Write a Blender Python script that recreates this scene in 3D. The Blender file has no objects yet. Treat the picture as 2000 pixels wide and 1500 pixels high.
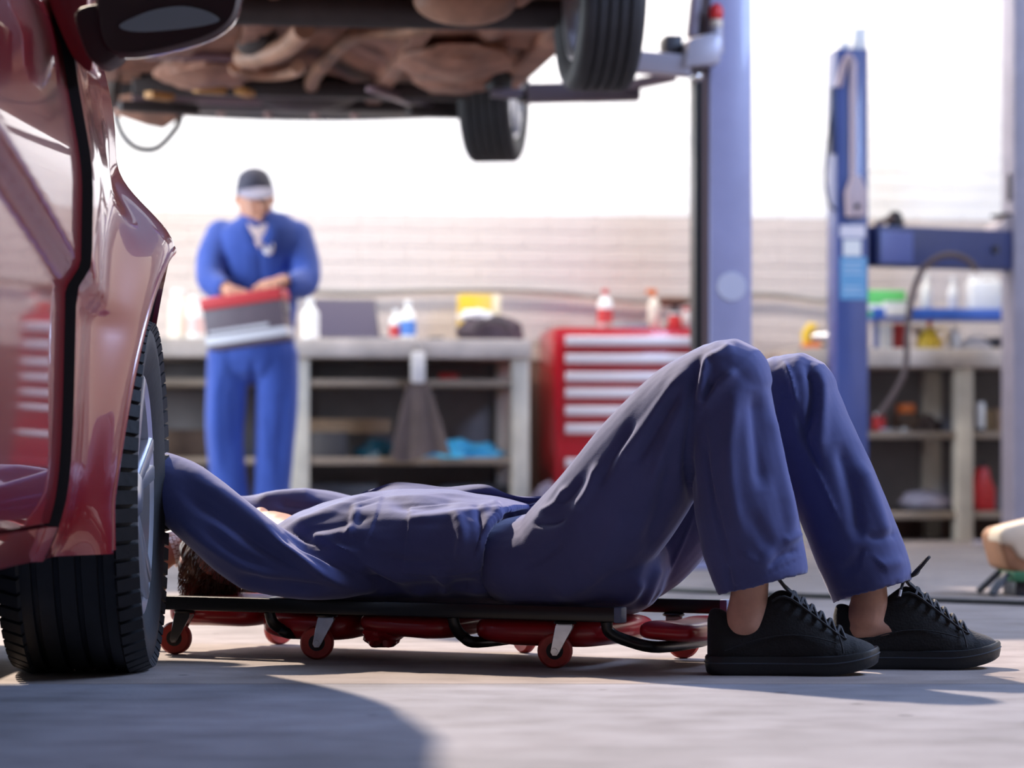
import bpy, bmesh, math, random
import numpy as np
from mathutils import Vector, Matrix, noise

random.seed(7)
sc = bpy.context.scene
COL = sc.collection

# ------------------------------------------------------------------ camera
F = 5500.0            # focal length in pixels of the 2000 x 1500 frame
HZ = 887.0            # picture row of the eye level
EYE = 0.40            # lens height above the floor
cam = bpy.data.cameras.new('camera')
cam.sensor_width = 36.0
cam.lens = F / 2000.0 * 36.0
cam.shift_y = (HZ - 750.0) / 2000.0
cam.clip_start = 0.05
cam.clip_end = 200
cam.dof.use_dof = True
cam.dof.focus_distance = 5.32
cam.dof.aperture_fstop = 3.3
camera = bpy.data.objects.new('camera', cam)
camera.location = (0, 0, EYE)
camera.rotation_euler = (math.radians(90), 0, 0)
COL.objects.link(camera)
sc.camera = camera

# ------------------------------------------------------------------ sky, sun, exposure
world = bpy.data.worlds.new('sky'); sc.world = world
world.use_nodes = True
wn = world.node_tree.nodes; wl = world.node_tree.links
for n in list(wn): wn.remove(n)
wo = wn.new('ShaderNodeOutputWorld'); wb = wn.new('ShaderNodeBackground')
wb.inputs['Color'].default_value = (0.45, 0.64, 1.0, 1)
wb.inputs['Strength'].default_value = 0.45
wl.new(wb.outputs[0], wo.inputs[0])

SUN_SHIFT = (0.57, -1.02)          # metres a shadow moves per metre of height
sun = bpy.data.lights.new('sun', 'SUN')
sun.energy = 6.6
sun.color = (1.0, 0.84, 0.68)
sun.angle = math.radians(1.6)
sun_o = bpy.data.objects.new('sun', sun)
sun_o.rotation_euler = Vector((SUN_SHIFT[0], SUN_SHIFT[1], -1)).to_track_quat('-Z', 'Y').to_euler()
sun_o.location = (-3, 12, 10)
COL.objects.link(sun_o)

# area lamps at the unseen side windows; the right-hand one is added to light the legs (frames and panes are built with the walls)
def daylight(name, loc, size, size_y, rz, energy, col):
    L = bpy.data.lights.new(name, 'AREA'); L.shape = 'RECTANGLE'; L.size = size; L.size_y = size_y
    L.energy = energy; L.color = col
    o = bpy.data.objects.new(name, L); COL.objects.link(o)
    o.location = loc; o.rotation_euler = (math.radians(90), 0, rz)
    return o
ADDED_WIN_R = (4.6, 5.9, 3.7)      # centre of the window added in the right-hand wall for light on the legs
WIN_L = (-4.6, 9.6, 1.9)     # centre of the window in the left-hand wall
daylight('unseen_window_light', (ADDED_WIN_R[0]-.06, ADDED_WIN_R[1], ADDED_WIN_R[2]), 3.4, 1.3, math.radians(90), 400, (.44, .61, 1.0))
daylight('unseen_window_light', (WIN_L[0]+.06, WIN_L[1], WIN_L[2]), 3.4, 2.2, math.radians(-90), 260, (.80, .90, 1.0))

vs = sc.view_settings
vs.view_transform = 'Standard'
vs.look = 'None'
vs.gamma = 1.0
vs.exposure = 0.35
vs.use_curve_mapping = False
try:
    sc.cycles.use_denoising = True
    sc.cycles.max_bounces = 6
    sc.cycles.use_adaptive_sampling = True
    sc.cycles.adaptive_threshold = 0.04
    sc.cycles.sample_clamp_indirect = 6
except Exception:
    pass

# ------------------------------------------------------------------ placing
def W(px, py, d):
    """point seen at picture pixel (px, py), d metres in front of the lens"""
    return Vector(((px - 1000.0) * d / F, d, EYE - (py - HZ) * d / F))
def floor_d(py): return F * EYE / (py - HZ)
WALL_K = 0.1405                       # the back wall runs 8 degrees off square
WALL_A = math.atan(WALL_K)
def wall_d(x, off=0.0): return 13.1 + WALL_K * (x + 1.55) - off / math.cos(WALL_A)
def back(px, off, z=0.0):
    """point 'off' metres in front of the back wall in picture column px"""
    q = (px - 1000.0) / F
    d = (13.1 + WALL_K * 1.55 - off / math.cos(WALL_A)) / (1 - WALL_K * q)
    return Vector((q * d, d, z))
def zat(py, d): return EYE - (py - HZ) * d / F

# ------------------------------------------------------------------ objects
MW = {}                               # world matrices of the roots
def root_m(o):
    while o.parent is not None: o = o.parent
    return MW[o.name]
def tag(o, label=None, cat=None, group=None, kind=None):
    if label: o['label'] = label
    if cat: o['category'] = cat
    if group: o['group'] = group
    if kind: o['kind'] = kind
    return o
def empty(name, loc, label, cat, rz=0.0, group=None):
    o = bpy.data.objects.new(name, None)
    o.empty_display_size = 0.05
    o.location = loc; o.rotation_euler = (0, 0, rz)
    COL.objects.link(o)
    MW[o.name] = Matrix.Translation(Vector(loc)) @ Matrix.Rotation(rz, 4, 'Z')
    return tag(o, label, cat, group)
def link_mesh(name, me, mat, parent=None, loc=None, rz=0.0, world=False):
    """verts are local to the parent's root (world=True: they are world coordinates)"""
    if mat is not None and len(me.materials) == 0: me.materials.append(mat)
    o = bpy.data.objects.new(name, me)
    COL.objects.link(o)
    if parent is not None:
        o.parent = parent
        if world: me.transform(root_m(parent).inverted())
    else:
        L = Vector(loc) if loc is not None else Vector((0, 0, 0))
        m = Matrix.Translation(L) @ Matrix.Rotation(rz, 4, 'Z')
        MW[o.name] = m
        o.location = L; o.rotation_euler = (0, 0, rz)
        if world: me.transform(m.inverted())
    return o
def copy_tree(o, parent=None):
    c = o.copy(); COL.objects.link(c); c.parent = parent
    for ch in [x for x in bpy.data.objects if x.parent == o]: copy_tree(ch, c)
    return c

class MB:
    """collects shapes of ONE part"""
    def __init__(s): s.v = []; s.f = []
    def add(s, v, f):
        n = len(s.v); s.v += [tuple(p) for p in v]; s.f += [tuple(i + n for i in q) for q in f]; return s
    def box(s, x0, x1, y0, y1, z0, z1):
        return s.add([(x0,y0,z0),(x1,y0,z0),(x1,y1,z0),(x0,y1,z0),(x0,y0,z1),(x1,y0,z1),(x1,y1,z1),(x0,y1,z1)],
                     [(3,2,1,0),(4,5,6,7),(0,1,5,4),(1,2,6,5),(2,3,7,6),(3,0,4,7)])
    def obox(s, c, ax, ay, az):
        """box with centre c and half-axis vectors"""
        c = Vector(c); ax = Vector(ax); ay = Vector(ay); az = Vector(az)
        P = [c + i*ax + j*ay + k*az for k in (-1,1) for (i,j) in ((-1,-1),(1,-1),(1,1),(-1,1))]
        return s.add(P, [(3,2,1,0),(4,5,6,7),(0,1,5,4),(1,2,6,5),(2,3,7,6),(3,0,4,7)])
    def bar(s, a, b, w, h, up=(0,0,1)):
        a = Vector(a); b = Vector(b); t = (b-a); L = t.length; t.normalize()
        up = Vector(up)
        if abs(t.dot(up)) > .98: up = Vector((1,0,0))
        x = t.cross(up).normalized(); z = x.cross(t)
        return s.obox((a+b)/2, t*L/2, x*w/2, z*h/2)
    def prism(s, pts, y0, y1, axis='y'):
        """outline pts (a,b) pushed along an axis"""
        n = len(pts)
        def m(a, b, y):
            return {'y': (a, y, b), 'x': (y, a, b), 'z': (a, b, y)}[axis]
        v = [m(a, b, y0) for a, b in pts] + [m(a, b, y1) for a, b in pts]
        f = [tuple(range(n)), tuple(range(2*n-1, n-1, -1))] + [((i+1) % n, i, n+i, n+(i+1) % n) for i in range(n)]
        return s.add(v, f)
    def tube(s, pts, r, n=10, caps=True, closed=False):
        pts = [Vector(p) for p in pts]; N = len(pts)
        rs = r if isinstance(r, (list, tuple)) else [r]*N
        v = []; f = []; ref = None
        for i, p in enumerate(pts):
            if closed: t = pts[(i+1) % N] - pts[i-1]
            else: t = pts[min(i+1, N-1)] - pts[max(i-1, 0)]
            t.normalize()
            if ref is None:
                ref = Vector((0,0,1)) if abs(t.z) < .9 else Vector((1,0,0))
            x = ref - t*ref.dot(t)
            if x.length < 1e-5: x = t.orthogonal()
            x.normalize(); ref = x; y = t.cross(x)
            for k in range(n):
                a = 2*math.pi*k/n
                v.append(p + (x*math.cos(a) + y*math.sin(a))*rs[i])
        for i in range(N if closed else N-1):
            j = (i+1) % N
            for k in range(n):
                f.append((i*n+k, i*n+(k+1) % n, j*n+(k+1) % n, j*n+k))
        if caps and not closed:
            f.append(tuple(range(n-1, -1, -1))); f.append(tuple(range((N-1)*n, N*n)))
        return s.add(v, f)
    def lathe(s, prof, c=(0,0,0), n=24, axis='z', closed=False):
        """prof: (radius, height)"""
        c = Vector(c); v = []; f = []; N = len(prof)
        for r, h in prof:
            for k in range(n):
                a = 2*math.pi*k/n; x = r*math.cos(a); y = r*math.sin(a)
                v.append(c + Vector({'z': (x,y,h), 'x': (h,x,y), 'y': (y,h,x)}[axis]))
        for i in range(N if closed else N-1):
            j = (i+1) % N
            for k in range(n):
                f.append((i*n+k, i*n+(k+1) % n, j*n+(k+1) % n, j*n+k))
        if not closed:
            if prof[0][0] > 1e-6: f.append(tuple(range(n-1, -1, -1)))
            if prof[-1][0] > 1e-6: f.append(tuple(range((N-1)*n, N*n)))
        return s.add(v, f)
    def ball(s, c, rx, ry=None, rz=None, n=16, m=10):
        ry = ry or rx; rz = rz or rx; c = Vector(c); v = []; f = []
        for i in range(m+1):
            b = -math.pi/2 + math.pi*i/m
            for k in range(n):
                a = 2*math.pi*k/n
                v.append(c + Vector((rx*math.cos(b)*math.cos(a), ry*math.cos(b)*math.sin(a), rz*math.sin(b))))
        for i in range(m):
            for k in range(n):
                f.append((i*n+k, i*n+(k+1) % n, (i+1)*n+(k+1) % n, (i+1)*n+k))
        return s.add(v, f)
    def grid(s, fn, nu, nv, thick=None):
        """fn(u,v)->point for u,v in 0..1"""
        v = [fn(i/nu, j/nv) for j in range(nv+1) for i in range(nu+1)]
        f = [(j*(nu+1)+i, j*(nu+1)+i+1, (j+1)*(nu+1)+i+1, (j+1)*(nu+1)+i) for j in range(nv) for i in range(nu)]
        return s.add(v, f)
    def mesh(s, name, bev=0.0, seg=2, smooth=True, solid=0.0, angle=30):
        me = bpy.data.meshes.new(name)
        me.from_pydata(s.v, [], s.f)
        bm = bmesh.new(); bm.from_mesh(me)
        bmesh.ops.remove_doubles(bm, verts=bm.verts, dist=1e-6)
        if solid: bmesh.ops.solidify(bm, geom=bm.faces[:], thickness=solid)
        bmesh.ops.recalc_face_normals(bm, faces=bm.faces)
        if bev > 0:
            ed = [e for e in bm.edges if len(e.link_faces) == 2 and e.calc_face_angle(0) > math.radians(angle)]
            bmesh.ops.bevel(bm, geom=ed, offset=bev, segments=seg, profile=.5, affect='EDGES', clamp_overlap=True)
        bm.to_mesh(me); bm.free()
        if smooth:
            me.polygons.foreach_set('use_smooth', [True]*len(me.polygons))
            try: me.set_sharp_from_angle(angle=math.radians(42))
            except Exception: pass
        return me
    def build(s, name, mat, parent=None, bev=0.0, seg=2, smooth=True, world=False, loc=None, rz=0.0, solid=0.0, label=None):
        o = link_mesh(name, s.mesh(name, bev, seg, smooth, solid), mat, parent, loc, rz, world)
        if label: o['label'] = label
        return o

# ------------------------------------------------------------------ materials
MATS = {}
def mat(name, col, rough=.5, metal=0.0, vary=0.0, vscale=8.0, bump=0.0, bscale=60.0, coat=0.0, sheen=0.0,
        spec=.5, emit=0.0, trans=0.0, col2=None, stretch=(1,1,1), croughness=.03):
    if name in MATS: return MATS[name]
    m = bpy.data.materials.new(name); m.use_nodes = True
    nt = m.node_tree; b = nt.nodes['Principled BSDF']
    b.inputs['Base Color'].default_value = (*col, 1)
    b.inputs['Roughness'].default_value = rough
    b.inputs['Metallic'].default_value = metal
    b.inputs['Specular IOR Level'].default_value = spec
    b.inputs['Coat Weight'].default_value = coat
    b.inputs['Coat Roughness'].default_value = croughness
    b.inputs['Transmission Weight'].default_value = trans
    if sheen:
        b.inputs['Sheen Weight'].default_value = sheen
        b.inputs['Sheen Roughness'].default_value = .45
        b.inputs['Sheen Tint'].default_value = (.85, .85, 1, 1)
    if emit:
        b.inputs['Emission Color'].default_value = (*col, 1)
        b.inputs['Emission Strength'].default_value = emit
    tc = nt.nodes.new('ShaderNodeTexCoord'); mp = nt.nodes.new('ShaderNodeMapping')
    mp.inputs['Scale'].default_value = stretch
    nt.links.new(tc.outputs['Object'], mp.inputs['Vector'])
    if vary or col2:
        nz = nt.nodes.new('ShaderNodeTexNoise'); nz.inputs['Scale'].default_value = vscale
        nz.inputs['Detail'].default_value = 6; nz.inputs['Roughness'].default_value = .62
        nt.links.new(mp.outputs[0], nz.inputs['Vector'])
        rp = nt.nodes.new('ShaderNodeValToRGB')
        rp.color_ramp.elements[0].position = .32; rp.color_ramp.elements[1].position = .68
        c2 = col2 or tuple(min(1, c*(1+vary)) for c in col)
        c1 = col if col2 else tuple(c*(1-vary) for c in col)
        rp.color_ramp.elements[0].color = (*c1, 1); rp.color_ramp.elements[1].color = (*c2, 1)
        nt.links.new(nz.outputs['Fac'], rp.inputs['Fac'])
        nt.links.new(rp.outputs['Color'], b.inputs['Base Color'])
    if bump:
        n2 = nt.nodes.new('ShaderNodeTexNoise'); n2.inputs['Scale'].default_value = bscale
        n2.inputs['Detail'].default_value = 4
        nt.links.new(mp.outputs[0], n2.inputs['Vector'])
        bp = nt.nodes.new('ShaderNodeBump'); bp.inputs['Strength'].default_value = bump
        bp.inputs['Distance'].default_value = .002
        nt.links.new(n2.outputs['Fac'], bp.inputs['Height'])
        nt.links.new(bp.outputs[0], b.inputs['Normal'])
    MATS[name] = m
    return m

def weave(name, col, rough=.8, sheen=.3, scale=900, vary=.12):
    """woven cotton: fine twill relief and slight fading"""
    m = mat(name, col, rough, vary=vary, vscale=5, sheen=sheen, spec=.25)
    nt = m.node_tree; b = nt.nodes['Principled BSDF']
    tc = nt.nodes.new('ShaderNodeTexCoord')
    wv = nt.nodes.new('ShaderNodeTexWave'); wv.inputs['Scale'].default_value = scale/6
    wv.bands_direction = 'DIAGONAL'
    nt.links.new(tc.outputs['Object'], wv.inputs['Vector'])
    nz = nt.nodes.new('ShaderNodeTexNoise'); nz.inputs['Scale'].default_value = 35; nz.inputs['Detail'].default_value = 5
    nt.links.new(tc.outputs['Object'], nz.inputs['Vector'])
    ad = nt.nodes.new('ShaderNodeMath'); ad.operation = 'MULTIPLY_ADD'
    nt.links.new(wv.outputs['Fac'], ad.inputs[0]); ad.inputs[1].default_value = .08
    nt.links.new(nz.outputs['Fac'], ad.inputs[2])
    bp = nt.nodes.new('ShaderNodeBump'); bp.inputs['Strength'].default_value = .25; bp.inputs['Distance'].default_value = .003
    nt.links.new(ad.outputs[0], bp.inputs['Height']); nt.links.new(bp.outputs[0], b.inputs['Normal'])
    return m

def concrete_floor(name, col):
    m = mat(name, col, .72, vary=.22, vscale=1.6, spec=.22)
    nt = m.node_tree; b = nt.nodes['Principled BSDF']
    tc = nt.nodes.new('ShaderNodeTexCoord')
    # streaky trowel marks and oil spots over the base tone
    old = b.inputs['Base Color'].links[0].from_socket
    sp = nt.nodes.new('ShaderNodeTexNoise'); sp.inputs['Scale'].default_value = 9; sp.inputs['Detail'].default_value = 8
    mp = nt.nodes.new('ShaderNodeMapping'); mp.inputs['Scale'].default_value = (.8, 1.15, 1)
    nt.links.new(tc.outputs['Object'], mp.inputs[0]); nt.links.new(mp.outputs[0], sp.inputs['Vector'])
    rp = nt.nodes.new('ShaderNodeValToRGB'); rp.color_ramp.elements[0].position = .3; rp.color_ramp.elements[1].position = .62
    rp.color_ramp.elements[0].color = (.74, .72, .72, 1); rp.color_ramp.elements[1].color = (1, 1, 1, 1)
    nt.links.new(sp.outputs['Fac'], rp.inputs[0])
    vo = nt.nodes.new('ShaderNodeTexVoronoi'); vo.inputs['Scale'].default_value = 5.5
    nt.links.new(tc.outputs['Object'], vo.inputs['Vector'])
    r2 = nt.nodes.new('ShaderNodeValToRGB'); r2.color_ramp.elements[0].position = .05; r2.color_ramp.elements[1].position = .085
    r2.color_ramp.elements[0].color = (.45, .44, .46, 1); r2.color_ramp.elements[1].color = (1, 1, 1, 1)
    nt.links.new(vo.outputs['Distance'], r2.inputs[0])
    a1 = nt.nodes.new('ShaderNodeMixRGB'); a1.blend_type = 'MULTIPLY'; a1.inputs[0].default_value = 1
    a2 = nt.nodes.new('ShaderNodeMixRGB'); a2.blend_type = 'MULTIPLY'; a2.inputs[0].default_value = 1
    nt.links.new(old, a1.inputs[1]); nt.links.new(rp.outputs[0], a1.inputs[2])
    nt.links.new(a1.outputs[0], a2.inputs[1]); nt.links.new(r2.outputs[0], a2.inputs[2])
    nt.links.new(a2.outputs[0], b.inputs['Base Color'])
    fn = nt.nodes.new('ShaderNodeTexNoise'); fn.inputs['Scale'].default_value = 120; fn.inputs['Detail'].default_value = 6
    nt.links.new(tc.outputs['Object'], fn.inputs['Vector'])
    bp = nt.nodes.new('ShaderNodeBump'); bp.inputs['Strength'].default_value = .35; bp.inputs['Distance'].default_value = .003
    nt.links.new(fn.outputs['Fac'], bp.inputs['Height']); nt.links.new(bp.outputs[0], b.inputs['Normal'])
    return m

def underside_metal():
    return mat('underside_metal', (.15, .072, .050), .62, metal=.1, col2=(.42, .20, .13), vscale=7, bump=.5, bscale=40)

M_white = mat('white_plastic', (.82, .82, .80), .4)
M_black = mat('black_rubber', (.012, .012, .014), .55)
M_blackm = mat('black_steel', (.014, .014, .015), .32, metal=.2, bump=.1)
M_steel = mat('grey_steel', (.42, .42, .44), .35, metal=.9)
M_chrome = mat('zinc_plate', (.62, .61, .60), .22, metal=1.0, vary=.15, vscale=40)
M_red = mat('red_paint', (.50, .006, .016), .32, coat=.4)
M_redpl = mat('red_plastic', (.55, .02, .02), .4)
M_greyp = mat('grey_paint', (.50, .49, .46), .5, vary=.12, vscale=5)
M_ply = mat('grubby_plywood', (.26, .20, .15), .7, vary=.25, vscale=4, stretch=(1, 6, 6))
M_dark = mat('dark_plastic', (.035, .032, .038), .5)
M_bluepaint = mat('lift_blue_paint', (.055, .085, .27), .33, vary=.14, vscale=3, coat=.25)
M_greyblue = mat('lift_grey_blue_paint', (.29, .29, .45), .36, vary=.10, vscale=3, coat=.2)
M_yellow = mat('yellow_plastic', (.78, .52, .04), .4)
M_orange = mat('orange_plastic', (.70, .17, .03), .45)
M_green = mat('green_card', (.12, .55, .14), .6)
M_blueplate = mat('blue_tray_paint', (.035, .12, .50), .4)
M_card = mat('brown_card', (.36, .24, .15), .8, vary=.15)
# ================================================================== THE ROOM
wu = Vector((math.cos(WALL_A), math.sin(WALL_A), 0))      # along the back wall
wv = Vector((-math.sin(WALL_A), math.cos(WALL_A), 0))     # towards the back wall
M_floor = concrete_floor('floor_concrete_grey', (.235, .230, .258))
M_floor2 = concrete_floor('floor_concrete_tan', (.285, .242, .228))
fl = MB().box(-9, 9, -3, 15, -.2, -.02).build('floor', mat('joint_dirt', (.06, .055, .055), .9, vary=.3), smooth=False)
tag(fl, 'grey stained concrete workshop floor with a dark joint line', 'floor', kind='structure')
JD = 4.905
for y0, y1, fm in ((-3, JD-.004, M_floor), (JD+.004, 15, M_floor2)):
    MB().box(-9, 9, y0, y1, -.02, 0).build('slab', fm, fl, bev=.002, smooth=False)

def wall_paint():
    m = mat('wall_paint', (.9, .88, .85), .6)
    nt = m.node_tree; b = nt.nodes['Principled BSDF']
    tc = nt.nodes.new('ShaderNodeTexCoord'); sx = nt.nodes.new('ShaderNodeSeparateXYZ')
    nt.links.new(tc.outputs['Object'], sx.inputs[0])
    rp = nt.nodes.new('ShaderNodeValToRGB'); rp.color_ramp.interpolation = 'CONSTANT'
    mr = nt.nodes.new('ShaderNodeMath'); mr.operation = 'DIVIDE'; mr.inputs[1].default_value = 5
    nt.links.new(sx.outputs['Z'], mr.inputs[0]); nt.links.new(mr.outputs[0], rp.inputs[0])
    e = rp.color_ramp.elements
    e[0].position = 0; e[0].color = (.20, .115, .09, 1)
    e[1].position = .84/5; e[1].color = (.59, .52, .48, 1)
    e2 = e.new(1.53/5); e2.color = (.88, .87, .84, 1)
    nt.links.new(rp.outputs[0], b.inputs['Base Color'])
    return m
wall = MB().box(-7, 9, .0025, .25, 0, 4.6).build('wall_back', wall_paint(), loc=(-1.55, 13.1, 0), rz=WALL_A, smooth=False)
tag(wall, 'painted brick back wall, white above, beige band and brown below', 'wall', kind='structure')
M_beige = mat('beige_painted_brick', (.60, .525, .485), .62, vary=.09, vscale=3, bump=.3, bscale=50)
M_whitebrick = mat('white_painted_brick', (.88, .87, .85), .6, vary=.03, vscale=3, bump=.3, bscale=50)
bm_ = MB().box(0, .2165, 0, .02, 0, .0665).mesh('brick', bev=.003, seg=1)
bm_.materials.append(M_beige)
for c in range(9):
    for k in range(20):
        x = -.28 + k*.225 + (.1125 if c % 2 else 0)
        o = link_mesh('brick', bm_, None, wall)
        o.location = (x, -.001 + random.uniform(-.0008, .0008), .842 + c*.0763)
up = MB()
for c in range(17):
    for k in range(20):
        x = -.28 + k*.225 + (.1125 if c % 2 else 0)
        y = -.0005 + random.uniform(-.0008, .0008)
        up.box(x, x+.2165, y, y+.02, 1.532 + c*.0763, 1.532 + c*.0763 + .0665)
o = up.build('white_brickwork', M_whitebrick, wall, smooth=False); o['kind'] = 'stuff'

# side walls with windows, outside the picture; the right-hand window is added for its light
M_side = mat('side_wall_paint', (.70, .68, .64), .7)
M_wframe = mat('window_frame_white', (.75, .75, .73), .5)
M_pane = mat('window_pane', (.9, .95, .95), .02, trans=1.0)
for nm, (wx, wy, wz), s in (('right', ADDED_WIN_R, 1), ('left', WIN_L, -1)):
    hz_ = .7 if s > 0 else 1.15
    y0, y1, z0, z1 = wy-1.75, wy+1.75, wz-hz_, wz+hz_
    ye = 13.9 if s > 0 else 12.6
    xa, xb = sorted((wx, wx+.2*s))
    m_ = MB().box(xa, xb, -2.5, y0, 0, 4.6).box(xa, xb, y1, ye, 0, 4.6).box(xa, xb, y0, y1, 0, z0).box(xa, xb, y0, y1, z1, 4.6)
    o = m_.build('wall_'+nm, M_side, smooth=False)
    tag(o, 'unseen plain painted %s-hand side wall with a large window' % nm, 'wall', kind='structure')
    w_ = MB().box(wx+.08*s-.03, wx+.08*s+.03, y0, y1, z0, z0+.06).box(wx+.08*s-.03, wx+.08*s+.03, y0, y1, z1-.06, z1)
    for k in range(5):
        yy = y0 + (y1-y0-.06)*k/4
        w_.box(wx+.08*s-.03, wx+.08*s+.03, yy, yy+.06, z0+.06, z1-.06)
    wo_ = w_.build('added_window' if s > 0 else 'window_2', M_wframe, smooth=False)
    tag(wo_, 'unseen four-light window frame in the %s-hand side wall' % nm, 'window', kind='structure')
    for k in range(4):
        ya = y0 + (y1-y0-.06)*k/4 + .06; yb = y0 + (y1-y0-.06)*(k+1)/4
        MB().box(wx+.08*s-.003, wx+.08*s+.003, ya, yb, z0+.06, z1-.06).build('pane', M_pane, wo_, smooth=False)

# unseen roof added over the front to block sky light; left open above the benches
ce = MB().box(-4.8, 4.8, -2.5, 7.6, 4.6, 4.8).build('ceiling', mat('ceiling_boards', (.22, .20, .19), .8), smooth=False)
tag(ce, 'dim unseen ceiling added over the front to block sky light, open above the benches', 'ceiling', kind='structure')
wf = MB().box(-4.8, 4.8, -2.7, -2.5, 0, 4.8).build('wall_front_blocker', mat('front_wall_paint', (.16, .15, .15), .8), smooth=False)  # unseen wall, added to keep sky light off the sides facing the viewer
tag(wf, 'dark unseen wall added behind the viewer to block sky light', 'wall', kind='structure')

# strip lamps over the benches, above the picture
M_tube = mat('lamp_tube', (1, .97, .92), .4, emit=5.0)
for i, px in enumerate((-150, 500, 1150, 1800)):
    p = back(px, .95, 3.3)
    t = empty('strip_light', p, ['fluorescent strip lamp over the left end of the benches', 'fluorescent strip lamp above the man holding the box',
              'fluorescent strip lamp above the red tool chest', 'fluorescent strip lamp over the right-hand bench'][i], 'lamp', WALL_A, 'strip lamps in front of the back wall')
    MB().box(-.62, .62, -.06, .06, .03, .09).build('housing', M_white, t, bev=.006)
    MB().tube([(-.6, 0, .012), (.6, 0, .012)], .016, 12).build('tube', M_tube, t)
    for s in (-1, 1): MB().box(s*.61-.012, s*.61+.012, -.02, .02, -.006, .03).build('tube_holder', M_white, t)
    L = bpy.data.lights.new('strip_light_glow', 'AREA'); L.shape = 'RECTANGLE'; L.size = 1.2; L.size_y = .10
    L.energy = (27, 27, 25, 24)[i]; L.color = (1.0, .90, .80); L.spread = math.radians(170)
    lo = bpy.data.objects.new('strip_light_glow', L); COL.objects.link(lo); lo.parent = t
    lo.location = (0, 0, -.02); lo.rotation_euler = (math.radians(24), 0, 0)

# ------------------------------------------------------------------ things on the benches
def lx(root, px, off): return (back(px, off) - Vector(root)).dot(wu)
def blob_mesh(name, rx, ry, rz, amp=.25, fr=2.5, seed=0, n=28, m=18, flat=.35):
    b = MB(); b.ball((0, 0, 0), rx, ry, rz, n, m)
    out = []
    for p in b.v:
        q = Vector((p[0]/rx, p[1]/ry, p[2]/rz))
        k = 1 + amp*noise.noise(q*fr + Vector((seed*7.3, seed*1.7, 3.1))) + amp*.5*noise.noise(q*fr*2.3 + Vector((seed, 5, 1)))
        z = max(p[2]*k, -rz*flat)
        out.append((p[0]*k, p[1]*k, z + rz*flat))
    b.v = out
    return b
def bottle(name, px, off, z, r, h, body, cap, band, label, cat='bottle', group=None, neck=.35, squat=1.0):
    p = back(px, off, z)
    t = empty(name, p, label, cat, WALL_A, group)
    hs = h*.68
    MB().lathe([(r*.86, 0), (r, .006), (r, hs*.92), (r*.9, hs), (r*neck*1.25, hs+h*.12), (r*neck, hs+h*.14), (r*neck, h*.9)], n=20).build('body', body, t)
    MB().lathe([(r*neck*1.2, h*.86), (r*neck*1.2, h*.99), (r*neck*.9, h)], n=16).build('cap', cap, t)
    if band is not None:
        MB().lathe([(r*1.012, hs*.22), (r*1.012, hs*.74)], n=20).build('paper_band', band, t, solid=.0006)
    return t
M_bench = mat('bench_grey_paint', (.56, .51, .43), .5, vary=.18, vscale=6)
M_benchtop = mat('bench_top', (.52, .45, .40), .5, vary=.25, vscale=5)
M_shelfpanel = mat('grey_back_board', (.17, .155, .16), .6, vary=.12)

def workbench(px0, px1, leg_px, zt, shelves, label, offf=.65, depth=.60):
    R = back(px1, offf)
    x0 = lx(R, px0, offf)
    t = empty('workbench', R, label, 'workbench', WALL_A)
    top = MB().box(x0-.02, .0, -.03, depth, zt-.085, zt).build('worktop', M_benchtop, t, bev=.006)
    for px in leg_px:
        x = lx(R, px, offf)
        for y in (0, depth-.09):
            MB().box(x-.04, x+.04, y, y+.08, 0, zt-.085).build('leg', M_bench, t, bev=.006)
    for z in shelves:
        MB().box(x0, -.02, .01, depth-.02, z-.032, z).build('shelf', M_ply, t, bev=.004)
    MB().box(x0, -.02, depth-.02, depth-.008, .12, zt-.085).build('back_board', M_shelfpanel, t)
    return t, R
bl, RL = workbench(240, 1036, (1017, 587, 270), .915, (.735, .385), 'long grey workbench with two shelves behind the standing man')
br, RR = workbench(1560, 2120, (1885, 1580, 2110), .885, (.505, .135), 'grey workbench with low shelves behind the blue post, at right')

TL = .915
# laptop
p = back(690, .36, TL)
t = empty('laptop', p, 'open dark laptop standing on the left workbench', 'laptop', WALL_A + .12)
MB().box(-.15, .15, -.11, .10, 0, .018).build('base', mat('laptop_grey', (.10, .09, .11), .4), t, bev=.004)
scn = MB().obox((0, .155, .105), (.15, 0, 0), (0, .004, -.0012), (0, .052, .10)).build('lid', mat('laptop_lid', (.05, .045, .06), .35), t, bev=.003)
MB().obox((0, .150, .106), (.138, 0, 0), (0, .0015, -.0008), (0, .046, .088)).build('screen', mat('laptop_screen', (.09, .075, .11), .18), scn)
MB().box(-.13, .13, -.03, .07, .0175, .0205).build('keyboard', M_dark, t)
# bottles
M_bluel = mat('blue_print', (.08, .22, .62), .5); M_redl = mat('red_print', (.6, .05, .05), .5)
bottle('spray_bottle', 606, .52, TL, .040, .185, M_white, M_white, None, 'white plastic bottle between the standing man and the laptop')
bottle('bottle', 773, .30, TL, .030, .150, M_white, M_white, M_redl, 'small white bottle with a red band on the left workbench')
bottle('bottle', 797, .34, TL, .036, .190, M_white, M_white, M_bluel, 'white bottle with a blue band on the left workbench')
bottle('canister', 349, .30, TL, .045, .235, mat('cream_plastic', (.78, .72, .60), .5), M_white, None, 'tall cream canister on the bench beside the red car', 'canister', neck=.6)
bottle('canister', 382, .36, TL, .040, .205, M_white, M_white, mat('pink_print', (.72, .5, .48), .5), 'white canister with a pale pink band beside the standing man', 'canister', neck=.6)
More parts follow.
